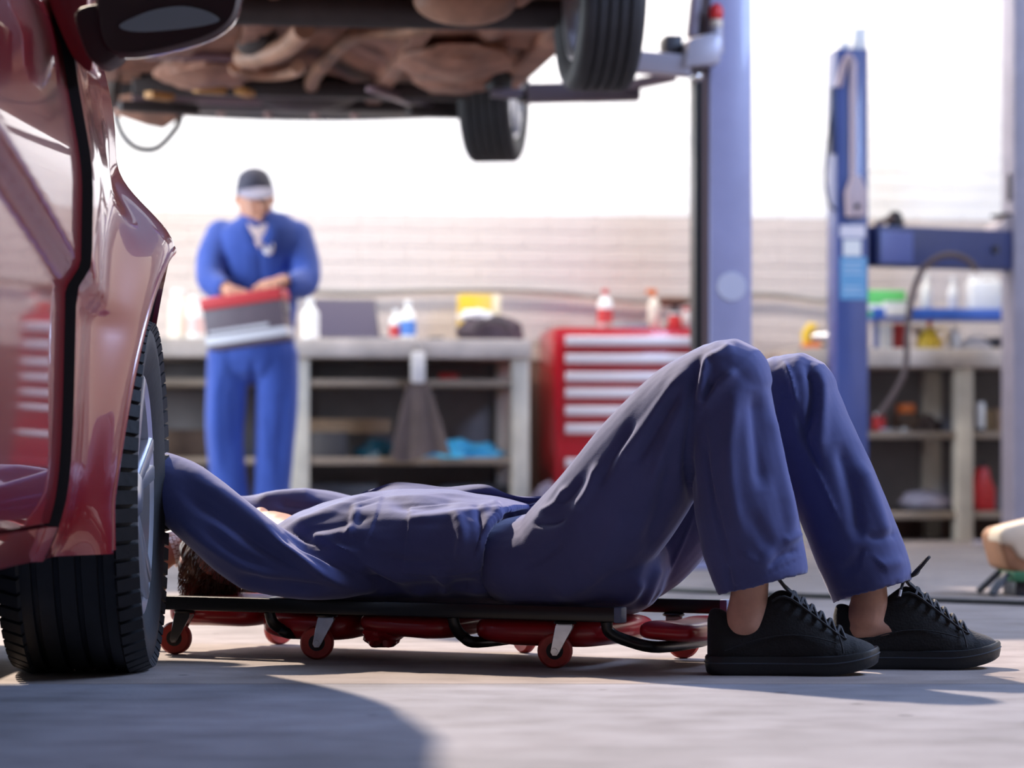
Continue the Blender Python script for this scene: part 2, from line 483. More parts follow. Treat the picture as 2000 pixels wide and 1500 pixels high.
# yellow carton, papers, dark bag
p = back(933, .20, TL)
t = empty('carton', p, 'yellow carton behind the papers and bag on the left workbench', 'box', WALL_A)
MB().box(-.09, .06, -.05, .05, 0, .225).build('body', M_yellow, t, bev=.004)
MB().box(.061, .10, -.05, .05, 0, .225).build('side', mat('cream_card', (.85, .74, .5), .7), t, bev=.003)
p = back(930, .34, TL + .10)
o = blob_mesh('rag', .085, .05, .036, .35, 3, 4).build('rag', mat('white_rag', (.80, .78, .80), .8), loc=p, rz=WALL_A)
tag(o, 'crumpled white rag lying on the dark bag by the yellow carton', 'rag')
p = back(955, .36, TL)
t = empty('holdall', p, 'dark purple-brown holdall bag at the right end of the left workbench', 'bag', WALL_A)
blob_mesh('bag', .155, .10, .092, .22, 2.2, 2).build('body', mat('dark_purple_cloth', (.055, .035, .05), .7, vary=.3), t)
MB().tube([(-.08, -.10, .05), (-.06, -.118, .085), (0, -.122, .10), (.06, -.118, .085), (.08, -.10, .05)], .007, 8).build('handle', M_dark, t)
p = back(852, .40, TL)
t = empty('tape_roll', p, 'small dark tape roll lying on the left workbench', 'tape')
MB().lathe([(.018, 0), (.035, 0), (.035, .02), (.018, .02)], n=20, closed=True).build('tape', M_dark, t)
MB().lathe([(.015, 0), (.018, 0), (.018, .021), (.015, .021)], n=20, closed=True).build('core', M_card, t)
# under the bench
p = back(815, .685, 0)
t = empty('hanging_apron', p + Vector((0, 0, .385)), 'brown-grey apron hanging from a hook under the left workbench', 'apron', WALL_A)
b = MB()
def apron(u, v):
    w = .03 + .105*v**.8
    z = .36 - .36*v
    a = (u-.5)*2
    return (a*w + .012*v, -.02 - .022*math.cos(a*6.2 + .4)*v*(1-.4*v), z + .02*math.sin(a*3)*v)
b.grid(apron, 28, 22)
b.build('cloth', mat('brown_cloth', (.13, .095, .085), .85, vary=.2), t, solid=.008)
MB().box(-.032, .030, -.055, -.02, .33, .47).build('white_strap', mat('white_cotton', (.75, .72, .70), .8), t, bev=.01)
MB().tube([(0, -.03, .46), (0, -.035, .485), (0, .0, .50)], .005, 8).build('hook', M_steel, t)
M_bluebag = mat('blue_polythene', (.03, .42, .72), .25, col2=(.16, .62, .85), vscale=14, bump=.6, bscale=40)
p = back(888, .50, .385)
o = blob_mesh('polythene_bag', .20, .13, .05, .55, 2.4, 6, 44, 24).build('polythene_bag', M_bluebag, loc=p, rz=WALL_A)
tag(o, 'bright blue crumpled polythene bag on the lower bench shelf', 'bag')
p = back(735, .38, .385)
o = blob_mesh('polythene_bag', .10, .09, .055, .4, 2.4, 9).build('polythene_bag', mat('teal_polythene', (.02, .12, .18), .3), loc=p, rz=WALL_A)
tag(o, 'dull teal polythene bag behind the hanging apron', 'bag')
p = back(876, .40, .735)
t = empty('red_case', p, 'small red case on the upper shelf of the left workbench', 'case', WALL_A)
MB().box(-.045, .045, -.03, .03, 0, .022).build('body', M_redpl, t, bev=.004)
MB().box(-.043, .043, -.028, .028, .022, .034).build('lid', M_redpl, t, bev=.004)
def crate(px, off, z, w, d, h, m, label, cat='box', name='carton'):
    p = back(px, off, z)
    t = empty(name, p, label, cat, WALL_A)
    MB().box(-w/2, w/2, -d/2, d/2, 0, h).build('body', m, t, bev=.004)
    for s in (-1, 1): MB().box(s*w/4-w/4.1, s*w/4+w/4.1, -d/2-.002, d/2+.002, h, h+.006).build('flap', m, t, bev=.001)
    return t
M_brownbox = mat('dark_brown_card', (.12, .075, .05), .8, vary=.2)
crate(640, .34, .385, .16, .2, .11, mat('grey_brown_card', (.10, .085, .08), .8), 'dark low carton on the lower shelf beside the bench leg')
for i in range(3):
    p = back(690, .28, .497 + i*.022)
    o = MB().box(-.20, .17, -.06+.01*i, .05+.01*i, 0, .02).build('plank', mat('raw_timber', (.34, .21, .12), .7, vary=.2, stretch=(1, 8, 8)), loc=p, rz=WALL_A + .03*(i-1), bev=.002)
    tag(o, ['lowest short timber plank on the dark carton under the bench', 'middle short timber plank on the dark carton under the bench', 'topmost short timber plank on the dark carton under the bench'][i], 'plank')
crate(372, .34, .385, .22, .22, .12, M_brownbox, 'brown carton on the lower shelf left of the standing man')
for i, (px, w, h) in enumerate(((660, .34, .26), (800, .22, .22), (930, .36, .25))):
    crate(px, .34, 0, w, .32, h, [M_dark, M_brownbox, mat('slate_plastic', (.05, .055, .07), .5)][i],
          ['black crate on the floor under the bench beside the standing man', 'brown carton on the floor under the hanging apron', 'slate crate on the floor under the blue polythene bag'][i], 'crate', 'storage_crate')
p = back(1068, .80, 0)
o = blob_mesh('rubbish_sack', .085, .10, .15, .25, 2.2, 3, flat=.8).build('rubbish_sack', mat('purple_grey_polythene', (.13, .11, .17), .35), loc=p, rz=WALL_A)
tag(o, 'purple-grey rubbish sack on the floor beside the red tool chest', 'sack')

# cable along the wall
pts = []
for px, py in ((560, 566), (700, 570), (860, 566), (1000, 566), (1120, 574), (1240, 588), (1380, 578), (1500, 574), (1600, 586), (1700, 590)):
    q = back(px, .03); q.z = zat(py, q.y); pts.append(q)
def spline(pts, k=6):
    pts = [Vector(p) for p in pts]; out = []
    P = [pts[0]*2-pts[1]] + pts + [pts[-1]*2-pts[-2]]
    for i in range(1, len(P)-2):
        for j in range(k):
            t = j/k
            out.append(.5*((2*P[i]) + (P[i+1]-P[i-1])*t + (2*P[i-1]-5*P[i]+4*P[i+1]-P[i+2])*t*t + (3*P[i]-P[i-1]-3*P[i+1]+P[i+2])*t**3))
    out.append(pts[-1]); return out
o = MB().tube(spline(pts), .011, 8).build('wall_cable', mat('grey_cable', (.30, .28, .26), .6), world=True, loc=pts[0])
tag(o, 'grey cable sagging along the beige band of the back wall', 'cable')

# ------------------------------------------------------------------ red tool chest
OC = .56
RC = back(1222, OC)
cw = (back(1360, OC) - back(1085, OC)).length/2
t = empty('tool_chest', RC, 'tall red tool chest with wide pale drawer handles', 'tool chest', WALL_A)
zt = .965
MB().box(-cw, cw, .012, .48, .10, zt).build('body', M_red, t, bev=.008)
MB().box(-cw+.012, cw-.012, .03, .46, zt-.004, zt+.012).build('top_rim', M_red, t, bev=.004)
M_handle = mat('pale_aluminium', (.74, .68, .72), .38, metal=.15)
dz = [(.914, .076), (.832, .076), (.750, .074), (.676, .072), (.596, .074), (.514, .074), (.358, .200)]
for zc, h in dz:
    zd = zc - h + .030
    dr = MB().box(-cw+.035, cw-.02, -.006, .02, zd, zd + h - .006).build('drawer', M_red, t, bev=.003)
    MB().prism([(-.022, zc-.022), (-.030, zc-.012), (-.030, zc+.020), (-.006, zc+.024), (-.006, zc-.022)], -cw+.045, cw-.028, axis='x').build('handle', M_handle, dr, bev=.003)
MB().box(-cw+.03, cw-.02, -.004, .02, .12, .205).build('drawer', M_red, t, bev=.003)
for sx in (-1, 1):
    for y in (.08, .40):
        c = MB().lathe([(.0, -.015), (.046, -.015), (.05, -.010), (.05, .010), (.046, .015), (0, .015)], (sx*(cw-.07), y, .05), 20, 'x').build('castor', M_black, t)
        MB().box(sx*(cw-.07)-.024, sx*(cw-.07)+.024, y-.02, y+.02, .075, .10).build('bracket', M_steel, c)
ZC = zt + .012
bottle('bottle', 1182, .36, ZC, .036, .185, M_white, M_redpl, M_redl, 'white bottle with a red band on the red tool chest')
p = back(1222, .42, ZC)
t = empty('parts_tray', p, 'shallow silver tray lying on the red tool chest', 'tray', WALL_A + .2)
b = MB().box(-.09, .09, -.06, .06, 0, .006)
for a in ((-.09, -.084, -.06, .06), (.084, .09, -.06, .06), (-.084, .084, -.06, -.054), (-.084, .084, .054, .06)): b.box(a[0], a[1], a[2], a[3], .006, .026)
b.build('pan', M_chrome, t)
MB().bar((-.06, -.02, .022), (.07, .02, .026), .012, .008).build('spanner', M_steel, t)
t = bottle('spray_bottle', 1277, .40, ZC, .028, .175, mat('amber_bottle', (.80, .70, .58), .3), M_orange, None, 'slim pale spray bottle with orange trigger on the red tool chest')
MB().box(-.035, .012, -.008, .008, .16, .185).build('trigger', M_orange, t, bev=.003)
bottle('jar', 1318, .44, ZC, .030, .075, M_redpl, M_white, None, 'squat red jar with white lid on the red tool chest', 'jar', neck=.8)
bottle('jar', 1343, .40, ZC, .026, .10, M_white, M_redpl, None, 'squat white jar with red lid at the right of the tool chest top', 'jar', neck=.8)
p = back(1316, .28, ZC)
t = empty('cordless_drill', p, 'dark cordless drill standing behind the jars on the tool chest', 'drill', WALL_A)
MB().box(-.035, .035, -.03, .03, 0, .035).build('battery', M_dark, t, bev=.005)
MB().obox((0, 0, .075), (.014, 0, 0), (0, .018, 0), (.006, 0, .045)).build('grip', M_dark, t, bev=.005)
MB().lathe([(0, -.07), (.022, -.07), (.026, -.03), (.024, .04), (.014, .06), (.012, .085), (0, .085)], (0, 0, .135), 16, 'x').build('motor_body', mat('drill_brown', (.12, .05, .03), .45), t)

# ------------------------------------------------------------------ right-hand bench goods
TR = .885
# blue shelf tray above the bench on posts
R = back(1840, .42)
t = empty('bench_rack', R + Vector((0, 0, TR)), 'blue rack shelf standing on the right-hand bench', 'rack', WALL_A)
xr0 = lx(R, 1690, .42); xr1 = lx(R, 2060, .42)
MB().box(xr0, xr1, -.13, .17, .14, .152).build('shelf', M_blueplate, t, bev=.003)
MB().box(xr0, xr1, -.134, -.128, .138, .190).build('front_lip', M_blueplate, t, bev=.002)
for x in (xr0+.02, xr1-.02):
    for y in (-.11, .15): MB().box(x-.012, x+.012, y-.012, y+.012, 0, .14).build('post', M_bluepaint, t)
ZS = TR + .152
p = back(1733, .44, ZS)
t = empty('carton', p, 'green and white carton at the left of the blue rack shelf', 'box', WALL_A)
MB().box(-.11, .08, -.03, .05, .0, .125).build('body', M_green, t, bev=.003)
MB().box(-.112, .082, -.032, .052, .03, .06).build('white_band', M_white, t, bev=.001)
crate(1752, .53, ZS, .125, .06, .062, M_white, 'flat white carton in front of the green one on the blue rack')
bottle('bottle', 1810, .44, ZS, .024, .205, M_white, M_white, None, 'slim white bottle on the blue rack, left of two')
bottle('bottle', 1861, .44, ZS, .022, .195, M_white, M_white, mat('faint_print', (.62, .62, .66), .5), 'slim white bottle on the blue rack, right of two')
p = back(1921, .42, ZS)
t = empty('jerrycan', p, 'square white jerrycan on the right of the blue rack shelf', 'jerrycan', WALL_A)
MB().box(-.08, .08, -.05, .05, 0, .175).build('body', mat('clear_plastic', (.80, .79, .76), .35), t, bev=.02, seg=3)
MB().lathe([(.02, .17), (.02, .195), (.015, .2)], (-.05, 0, 0), 14).build('cap', M_white, t)
MB().tube([(-.02, 0, .17), (-.01, 0, .197), (.05, 0, .197), (.06, 0, .17)], .009, 8).build('handle', M_white, t)
# on the worktop under the rack
crate(1722, .40, TR, .085, .08, .115, M_white, 'white carton under the blue rack beside the blue post')
crate(1752, .36, TR, .06, .07, .12, M_redl, 'narrow red carton under the blue rack')
p = back(1815, .44, TR)
t = empty('oil_can', p, 'yellow oil can with orange spout on the right-hand bench', 'oil can', WALL_A)
MB().lathe([(.058, 0), (.060, .008), (.056, .05), (.028, .095), (.014, .105)], n=22).build('body', M_yellow, t)
MB().tube([(0, 0, .10), (.002, 0, .14), (.004, 0, .165)], [.014, .010, .006], 12).build('spout', M_orange, t)
MB().tube([(.05, 0, .03), (.085, 0, .06), (.075, 0, .10), (.02, 0, .10)], .005, 8).build('handle', M_yellow, t)
p = back(1793, .34, TR)
t = empty('funnel', p, 'cream funnel behind the yellow oil can', 'funnel', WALL_A)
MB().lathe([(.030, .115), (.032, .118), (.010, .055), (.008, 0), (.006, 0), (.008, .055), (.028, .115)], n=20).build('cone', mat('cream_plastic', (.78, .72, .60), .5), t)
bottle('bottle', 1864, .40, TR, .030, .115, M_white, M_white, None, 'stubby white bottle right of the yellow oil can')
p = back(1908, .40, TR)
o = blob_mesh('rag_pile', .075, .06, .05, .35, 3, 12).build('rag_pile', mat('pale_rag', (.62, .55, .52), .85), loc=p, rz=WALL_A)
tag(o, 'heap of pale rag on the bench right of the stubby bottle', 'rag')
p = back(1957, .42, TR)
t = empty('angle_grinder', p, 'dark angle grinder lying at the right end of the bench', 'grinder', WALL_A)
MB().tube([(-.11, 0, .035), (-.03, 0, .04), (.04, 0, .042), (.09, 0, .045)], [.02, .024, .026, .02], 14).build('motor_body', M_dark, t)
MB().lathe([(0, 0), (.04, 0), (.04, .006), (0, .006)], (.10, 0, .01), 20).build('disc', mat('copper_disc', (.45, .2, .12), .4, metal=.6), t)
MB().lathe([(0, .016), (.018, .016), (.02, .06), (0, .065)], (.10, 0, 0), 14).build('gear_head', M_steel, t)
# behind the blue post: orange drill-like tool, its glint made as a chrome end
p = back(1588, .42, TR)
t = empty('drill_like_tool', p, 'orange and yellow drill-like tool with a chrome end for its glint beside the blue post', 'lamp', WALL_A)
MB().box(-.05, .03, -.04, .04, 0, .03).build('base', M_orange, t, bev=.006)
MB().lathe([(0, -.04), (.028, -.04), (.034, .02), (.040, .045), (.036, .05), (0, .046)], (.03, 0, .05), 18, 'x').build('chrome_end', M_chrome, t)
MB().tube([(-.03, 0, .02), (-.035, 0, .07), (-.01, 0, .11), (.015, 0, .105)], [.022, .024, .022, .016], 12).build('handle', M_yellow, t)
# shelves of the right-hand bench
ZM = .505
bottle('tin', 1716, .50, ZM, .032, .085, M_redpl, M_steel, None, 'small red tin on the middle shelf beside the blue post', 'tin', neck=.85)
p = back(1768, .40, ZM)
t = empty('toolbox', p, 'brown toolbox with orange lid on the middle shelf', 'toolbox', WALL_A)
MB().box(-.05, .05, -.06, .06, 0, .085).build('body', M_brownbox, t, bev=.004)
MB().box(-.03, .035, -.055, .055, .085, .13).build('lid', M_orange, t, bev=.006)
p = back(1745, .53, ZM)
t = empty('spanner', p, 'steel spanner lying at the front of the middle shelf', 'spanner', WALL_A + .15)
MB().bar((-.07, 0, .008), (.05, 0, .008), .014, .008).build('shaft', M_steel, t, bev=.002)
MB().lathe([(.010, 0), (.020, 0), (.020, .014), (.010, .014)], (.06, 0, .002), 16, closed=True).build('ring_end', M_steel, t)
p = back(1808, .42, ZM)
o = blob_mesh('rag_pile', .07, .08, .055, .4, 3, 17).build('rag_pile', mat('dark_rag', (.09, .06, .055), .85), loc=p, rz=WALL_A)
tag(o, 'dark heap of rag on the middle shelf of the right bench', 'rag')
p = back(1915, .56, ZM)
t = empty('tube_lamp', p, 'upright white tube lamp on the middle shelf beside the bench leg', 'lamp', WALL_A)
MB().lathe([(.019, .008), (.021, .012), (.021, .125), (.017, .135), (0, .138)], n=16).build('tube', M_white, t)
MB().lathe([(.026, 0), (.026, .012), (.02, .016)], n=16).build('foot', M_dark, t)
crate(1965, .40, ZM, .17, .25, .10, M_card, 'tan carton on the middle shelf right of the bench leg')
ZB = .135
p = back(1808, .50, ZB)
t = empty('wrapped_bundle', p, 'pale grey bundle on a dark board on the bottom shelf', 'bundle', WALL_A)
MB().box(-.13, .14, -.10, .10, 0, .02).build('board', M_dark, t, bev=.004)
b = blob_mesh('wrap', .115, .09, .06, .22, 2.2, 21); b.v = [(x, y, z+.018) for x, y, z in b.v]
b.build('wrap', mat('lilac_wrap', (.42, .38, .46), .4, vary=.2), t)
p = back(1920, .46, ZB)
t = empty('fuel_can', p, 'red fuel can on the bottom shelf right of the bench leg', 'can', WALL_A)
MB().prism([(-.045, 0), (.045, 0), (.045, .10), (.025, .15), (.012, .205), (-.02, .205), (-.035, .16), (-.045, .12)], -.05, .05).build('body', M_redpl, t, bev=.008)
MB().lathe([(.014, .2), (.014, .225), (.01, .23)], (-.005, 0, 0), 12).build('cap', M_black, t)

# ------------------------------------------------------------------ far lift: blue post, pale post and cross beam
D2 = 11.9
P2 = W(1665, 900, D2); P2.z = 0
s2 = F/D2
t = empty('lift_post', P2, 'slim blue lift post with labels and a steel cable', 'lift post', WALL_A)
hw = 32/s2
zt2 = zat(95, D2)
MB().box(-hw, hw, 0, .16, 0, zt2).build('post', M_bluepaint, t, bev=.006)
MB().box(-.13, .13, -.08, .26, 0, .02).build('base_plate', M_bluepaint, t, bev=.004)
def zp(y): return zat(y, D2)
def xp(px): return (px-1665)/s2
MB().box(xp(1672), xp(1696), .02, .08, zt2, zp(52)).build('stop_block', M_white, t, bev=.004)
MB().ball((xp(1656), .05, zp(86)), .023).build('cable_pulley', M_white, t)
MB().tube([(xp(1665), -.012, zp(120)), (xp(1665), -.012, zp(350))], .016, 10).build('cable_cover', mat('pinkish_steel', (.48, .38, .42), .4, metal=.4), t)
MB().tube(spline([(xp(1637), -.006, zp(170)), (xp(1645), -.010, zp(135)), (xp(1655), -.012, zp(112)), (xp(1665), -.012, zp(120))], 5), .014, 8).build('cable_bend', MATS['pinkish_steel'], t)
MB().prism([(xp(1650), zp(425)), (xp(1687), zp(425)), (xp(1689), zp(375)), (xp(1676), zp(345)), (xp(1660), zp(345)), (xp(1648), zp(375))], -.05, 0).build('release_handle', mat('pink_grey_casting', (.55, .43, .46), .5), t, bev=.006)
MB().lathe([(0, -.058), (.012, -.058), (.012, -.049)], (xp(1668), 0, zp(405)), 12, 'y').build('release_pin', M_black, t)
for nm, a, b_, c, d_, m in (('white_label', 1640, 1690, 440, 464, mat('lilac_label', (.78, .74, .80), .5)), ('white_plate', 1646, 1682, 468, 500, M_white),
                         ('instruction_label', 1640, 1693, 502, 585, mat('pale_blue_label', (.13, .36, .62), .5))):
    q = MB().box(xp(a), xp(b_), -.004, 0, zp(d_), zp(c)).build(nm, m, t)
    if nm == 'instruction_label':
        for k, yy in enumerate((512, 522, 532, 560, 570)):
            MB().box(xp(1646), xp(1686 - 5*(k % 2)), -.0048, -.0035, zp(yy+3), zp(yy)).build('print_line', mat('label_print', (.45, .60, .74), .5), q)
MB().tube(spline([(xp(1637), .02, zp(165)), (xp(1628), .02, zp(200)), (xp(1617), .02, zp(290)), (xp(1613), .02, zp(350)), (xp(1620), .02, zp(395)), (xp(1634), .02, zp(412))], 6), .006, 8).build('hose', M_dark, t)
MB().box(xp(1624), xp(1634), .01, .05, zp(300), zp(170)).build('side_rail', mat('dark_blue', (.03, .04, .10), .4), t, bev=.003)
# pale post at the right edge
D3 = 12.2
P3 = W(1980, 900, D3); P3.z = 0
t = empty('lift_post', P3, 'pale grey lift post at the right edge of the picture', 'lift post', WALL_A)
MB().box(0, .20, 0, .18, 0, 2.7).build('post', mat('pale_grey_paint', (.36, .33, .40), .45, vary=.1), t, bev=.008)
MB().box(-.1, .3, -.1, .28, 0, .02).build('base_plate', MATS['pale_grey_paint'], t, bev=.004)
MB().box(-.012, .0, .03, .06, 1.5, 1.62).build('latch', M_dark, t, bev=.003)
# cross beam between them
A = W(1702, 486, D2 + .07); B_ = W(1981, 486, D3 + .10)
M_beam = mat('beam_blue', (.045, .06, .17), .42, vary=.15, vscale=4)
R = (A + B_)/2
t = empty('lift_cross_beam', R, 'dark blue cross beam spanning between the two far lift posts', 'lift beam', math.atan2(B_.y-A.y, B_.x-A.x))
bl_ = (B_-A).length/2
MB().box(-bl_, bl_, -.06, .06, -.085, .085).build('beam', M_beam, t, bev=.006)
MB().box(-bl_+.005, -bl_+.165, -.072, -.058, -.075, .06).build('end_plate', mat('beam_light_blue', (.11, .14, .36), .4), t, bev=.004)
MB().lathe([(0, 0), (.03, 0), (.034, .04), (.02, .065), (0, .07)], (-bl_+.12, 0, .085), 14).build('knob', M_black, t)
MB().tube(spline([(-bl_+.02, 0, .09), (-bl_+.09, -.02, .12), (-bl_+.16, 0, .10)], 5), .012, 8).build('cable_end', mat('brown_rubber', (.12, .07, .06), .6), t)
MB().prism([(bl_-.14, .085), (bl_-.0, .085), (bl_-.0, .15), (bl_-.06, .15), (bl_-.10, .12)], -.05, .05).build('wedge', mat('pale_casting', (.5, .42, .42), .5), t, bev=.004)
MB().box(bl_-.09, bl_, -.055, .055, .15, .162).build('wedge_pad', M_black, t, bev=.003)
MB().lathe([(0, -.075), (.016, -.075), (.016, -.058)], (bl_-.15, 0, .0), 12, 'y').build('bolt', M_dark, t)
# hose looping over the beam
pts = [W(x, y, D2 - .015) for x, y in ((1716, 812), (1745, 770), (1768, 720), (1772, 650), (1780, 585), (1800, 530), (1832, 503), (1862, 498), (1890, 508), (1908, 528))]
o = MB().tube(spline(pts), .013, 10).build('air_hose', mat('brown_hose', (.10, .065, .06), .55), world=True, loc=pts[0])
tag(o, 'dark air hose arched over the far blue cross beam', 'hose')
# ================================================================== WHEELS
M_tyre = mat('tyre_rubber', (.016, .016, .019), .62, bump=.3, bscale=90, vary=.25, vscale=14)
M_alloy = mat('alloy', (.60, .60, .64), .28, metal=.85)
M_brake = mat('brake_iron', (.12, .10, .09), .45, metal=.8)
def make_wheel(parent, c, R, hw, yaw, out=1, lugs=True, rim=.70):
    """tyre axis along x; out=+1: the outer face looks to +x"""
    m = Matrix.Translation(Vector(c)) @ Matrix.Rotation(yaw, 4, 'Z')
    def put(mb, name, mt, par, **k):
        mb.v = [tuple(m @ Vector(p)) for p in mb.v]
        return mb.build(name, mt, par, **k)
    Rr = R*rim
    pr = [(Rr, -hw*.80), (Rr+.012, -hw*.88), (R*.84, -hw), (R*.93, -hw*.98), (R*.975, -hw*.9), (R, -hw*.76)]
    for g in (-.48, -.16, .16, .48):
        w = .035*hw/.125*1.2
        pr += [(R, (g-.05)*hw), (R-.008, (g-.035)*hw), (R-.008, (g+.035)*hw), (R, (g+.05)*hw)]
    pr += [(R, hw*.76), (R*.975, hw*.9), (R*.93, hw*.98), (R*.84, hw), (Rr+.012, hw*.88), (Rr, hw*.80)]
    ty = put(MB().lathe(pr, n=72, axis='x', closed=True), 'tyre', M_tyre, parent)
    if lugs:
        b = MB()
        for s in (-1, 1):
            for k in range(64):
                a = 2*math.pi*k/64
                ca, sa = math.cos(a), math.sin(a)
                rd = Vector((0, ca, sa)); tg = Vector((0, -sa, ca)); ax = Vector((1, 0, 0))
                b.obox(rd*(R*.968) + ax*s*hw*.83, (ax*s*.6 - rd*.25).normalized()*hw*.17, tg*R*.037, (rd*.8 + ax*s*.5).normalized()*.012)
        o = put(b, 'tread_blocks', M_tyre, ty, smooth=False); o['kind'] = 'stuff'
    o = out
    put(MB().lathe([(Rr, -o*hw*.8), (Rr, o*hw*.82), (Rr-.006, o*hw*.86), (Rr-.016, o*hw*.80), (Rr-.02, o*hw*.5), (Rr-.03, -o*hw*.7), (Rr-.012, -o*hw*.82)], n=48, axis='x', closed=True), 'rim', M_alloy, parent)
    for k in range(5):
        a = 2*math.pi*(k+.25)/5
        b = MB()
        for da in (-.13, .13):
            p0 = Vector((o*hw*.62, math.cos(a)*R*.12, math.sin(a)*R*.12))
            p1 = Vector((o*hw*.74, math.cos(a+da)*Rr*.97, math.sin(a+da)*Rr*.97))
            b.bar(p0, p1, R*.09, hw*.28, up=(1, 0, 0))
        put(b, 'spoke', M_alloy, parent, bev=.004)
    put(MB().lathe([(0, o*hw*.86), (R*.10, o*hw*.84), (R*.16, o*hw*.72), (R*.17, o*hw*.45), (0, o*hw*.4)], n=24, axis='x'), 'hub_cap', M_alloy, parent)
    put(MB().lathe([(0, -.006), (R*.48, -.006), (R*.48, .006), (0, .006)], n=32, axis='x'), 'brake_disc', M_brake, parent)
    return ty

# ================================================================== RED CAR
M_car = mat('red_car_paint', (.20, .005, .010), .30, metal=.1, coat=1.0, spec=.6)
M_trim = mat('black_trim', (.012, .011, .012), .5)
M_gap = mat('panel_gap_black', (.006, .005, .005), .8)
WC = Vector((-.786, 5.20, .325)); ARCH = .452
DG = 4.50
car = empty('red_car', (-1.55, 4.2, 0), 'dark red car at the left edge, seen along its door and front wheel', 'car')
_k = [(.19, -.800), (.24, -.765), (.30, -.742), (.36, -.7305), (.45, -.7245), (.60, -.7205), (.75, -.7175), (.88, -.7165), (1.0, -.722), (1.08, -.736), (1.14, -.756)]
def _tab():
    pts = []
    P = [tuple(2*a-b for a, b in zip(_k[0], _k[1]))] + _k + [tuple(2*a-b for a, b in zip(_k[-1], _k[-2]))]
    for i in range(1, len(P)-2):
        for j in range(20):
            t = j/20
            pts.append(tuple(.5*(2*P[i][c] + (P[i+1][c]-P[i-1][c])*t + (2*P[i-1][c]-5*P[i][c]+4*P[i+1][c]-P[i+2][c])*t*t + (3*P[i][c]-P[i-1][c]-3*P[i+1][c]+P[i+2][c])*t**3) for c in (0, 1)))
    pts.append(_k[-1]); return np.array(pts)
KT = _tab()
def sst(t): t = min(1, max(0, t)); return t*t*(3-2*t)
def side_x(d, z):
    x = float(np.interp(z, KT[:, 0], KT[:, 1])) + .010*sst((5.0 - d)/.4)
    r = math.hypot(d - WC.y, z - WC.z)
    lip = -.612 - .062*min(1, max(0, (.78 - z)/.46))
    k = sst((.62 - r)/(.62 - .452))**1.2
    x = x*(1-k) + lip*k
    zl = .80 - .18*(d - 4.0)
    fade = sst((5.02 - d)/.12)*sst((d-2.6)/.3)
    s_ = sst((zl - z)/.055)
    x += (.020*(1-s_)*sst((1.02 - z)/.2) - .004*s_)*fade*(1-k)
    if d > DG: x += .016*sst((DG + .30 - d)/.30)
    if d > 5.12: x -= .17*(d-5.12)
    if d > 5.55: x -= .30*((d-5.55)/.5)**2
    return x
def panel(name, d0, d1, z0, z1, arch=False, mirror=False, mt=None, par=None):
    nd = max(2, int((d1-d0)/.013)); nz = max(2, int((z1-z0)/.013))
    bm = bmesh.new(); G = {}
    for i in range(nd+1):
        for j in range(nz+1):
            d = d0+(d1-d0)*i/nd; z = z0+(z1-z0)*j/nz
            if arch:
                r = math.hypot(d-WC.y, z-WC.z)
                if abs(r-ARCH) < .0105 and r > 1e-6:
                    k = ARCH/r; d = WC.y+(d-WC.y)*k; z = WC.z+(z-WC.z)*k
                elif r < ARCH-.0105: continue
            G[i, j] = bm.verts.new((side_x(d, z), d, z))
    for i in range(nd):
        for j in range(nz):
            q = [G.get(k) for k in ((i, j), (i+1, j), (i+1, j+1), (i, j+1))]
            q = [v for v in q if v is not None]
            if len(q) >= 3:
                try: bm.faces.new(q)
                except ValueError: pass
    bmesh.ops.recalc_face_normals(bm, faces=bm.faces)
    nrm = sum((f.normal.x for f in bm.faces))
    if nrm < 0: bmesh.ops.reverse_faces(bm, faces=bm.faces[:])
    bmesh.ops.solidify(bm, geom=bm.faces[:], thickness=.012)
    if mirror:
        for v in bm.verts: v.co.x = -3.10 - v.co.x
        bmesh.ops.reverse_faces(bm, faces=bm.faces[:])
    me = bpy.data.meshes.new(name); bm.to_mesh(me); bm.free()
    me.polygons.foreach_set('use_smooth', [True]*len(me.polygons))
    try: me.set_sharp_from_angle(angle=math.radians(50))
    except Exception: pass
    return link_mesh(name, me, mt or M_car, par or car, world=True)
DG = 4.50
for mir in (False, True):
    dr = panel('front_door', 3.20, DG-.005, .29, 1.13, mirror=mir)
    panel('rear_door', 2.3, 3.19, .29, 1.13, mirror=mir)
    fe = panel('fender', DG+.005, 6.0, .232, 1.135, arch=True, mirror=mir)
    panel('sill', 2.3, DG+.004, .228, .283, mirror=mir)
    # arch lip, gap backing
    pts = []
    for k in range(60):
        a = math.radians(82 + 109*k/59)
        d = WC.y + ARCH*math.cos(a); z = WC.z + ARCH*math.sin(a)
        x = side_x(d, z) - .006
        pts.append((x if not mir else -3.10-x, d, z))
    MB().tube(pts, .010, 10).build('arch_lip', M_car, fe, world=True)
    b = MB()
    sg = -1 if mir else 1
    def fx(x): return x if not mir else -3.10 - x
    v = []
    for j in range(30):
        z = .235+.895*j/29; x = side_x(DG-.01, z)-.014; x2 = side_x(DG+.006, z)+.0008
        v += [(fx(x), DG-.004, z), (fx(x2), DG+.0035, z)]
    b.add(v, [(2*j, 2*j+1, 2*j+3, 2*j+2) for j in range(29)])
    b.build('panel_gap', M_gap, dr, world=True, solid=.002)
    # inner arch liner
    v = []; n_ = 40
    for k in range(n_+1):
        a = math.radians(-10 + 200*k/n_)
        dd_ = WC.y+ARCH*math.cos(a); zz_ = WC.z+ARCH*math.sin(a)
        for xx in (side_x(dd_, zz_)-.010, -1.02):
            v.append((fx(xx), WC.y+(ARCH+.004)*math.cos(a), WC.z+(ARCH+.004)*math.sin(a)))
    MB().add(v, [(2*k, 2*k+1, 2*k+3, 2*k+2) for k in range(n_)]).build('arch_liner', M_trim, fe, world=True, solid=.006)
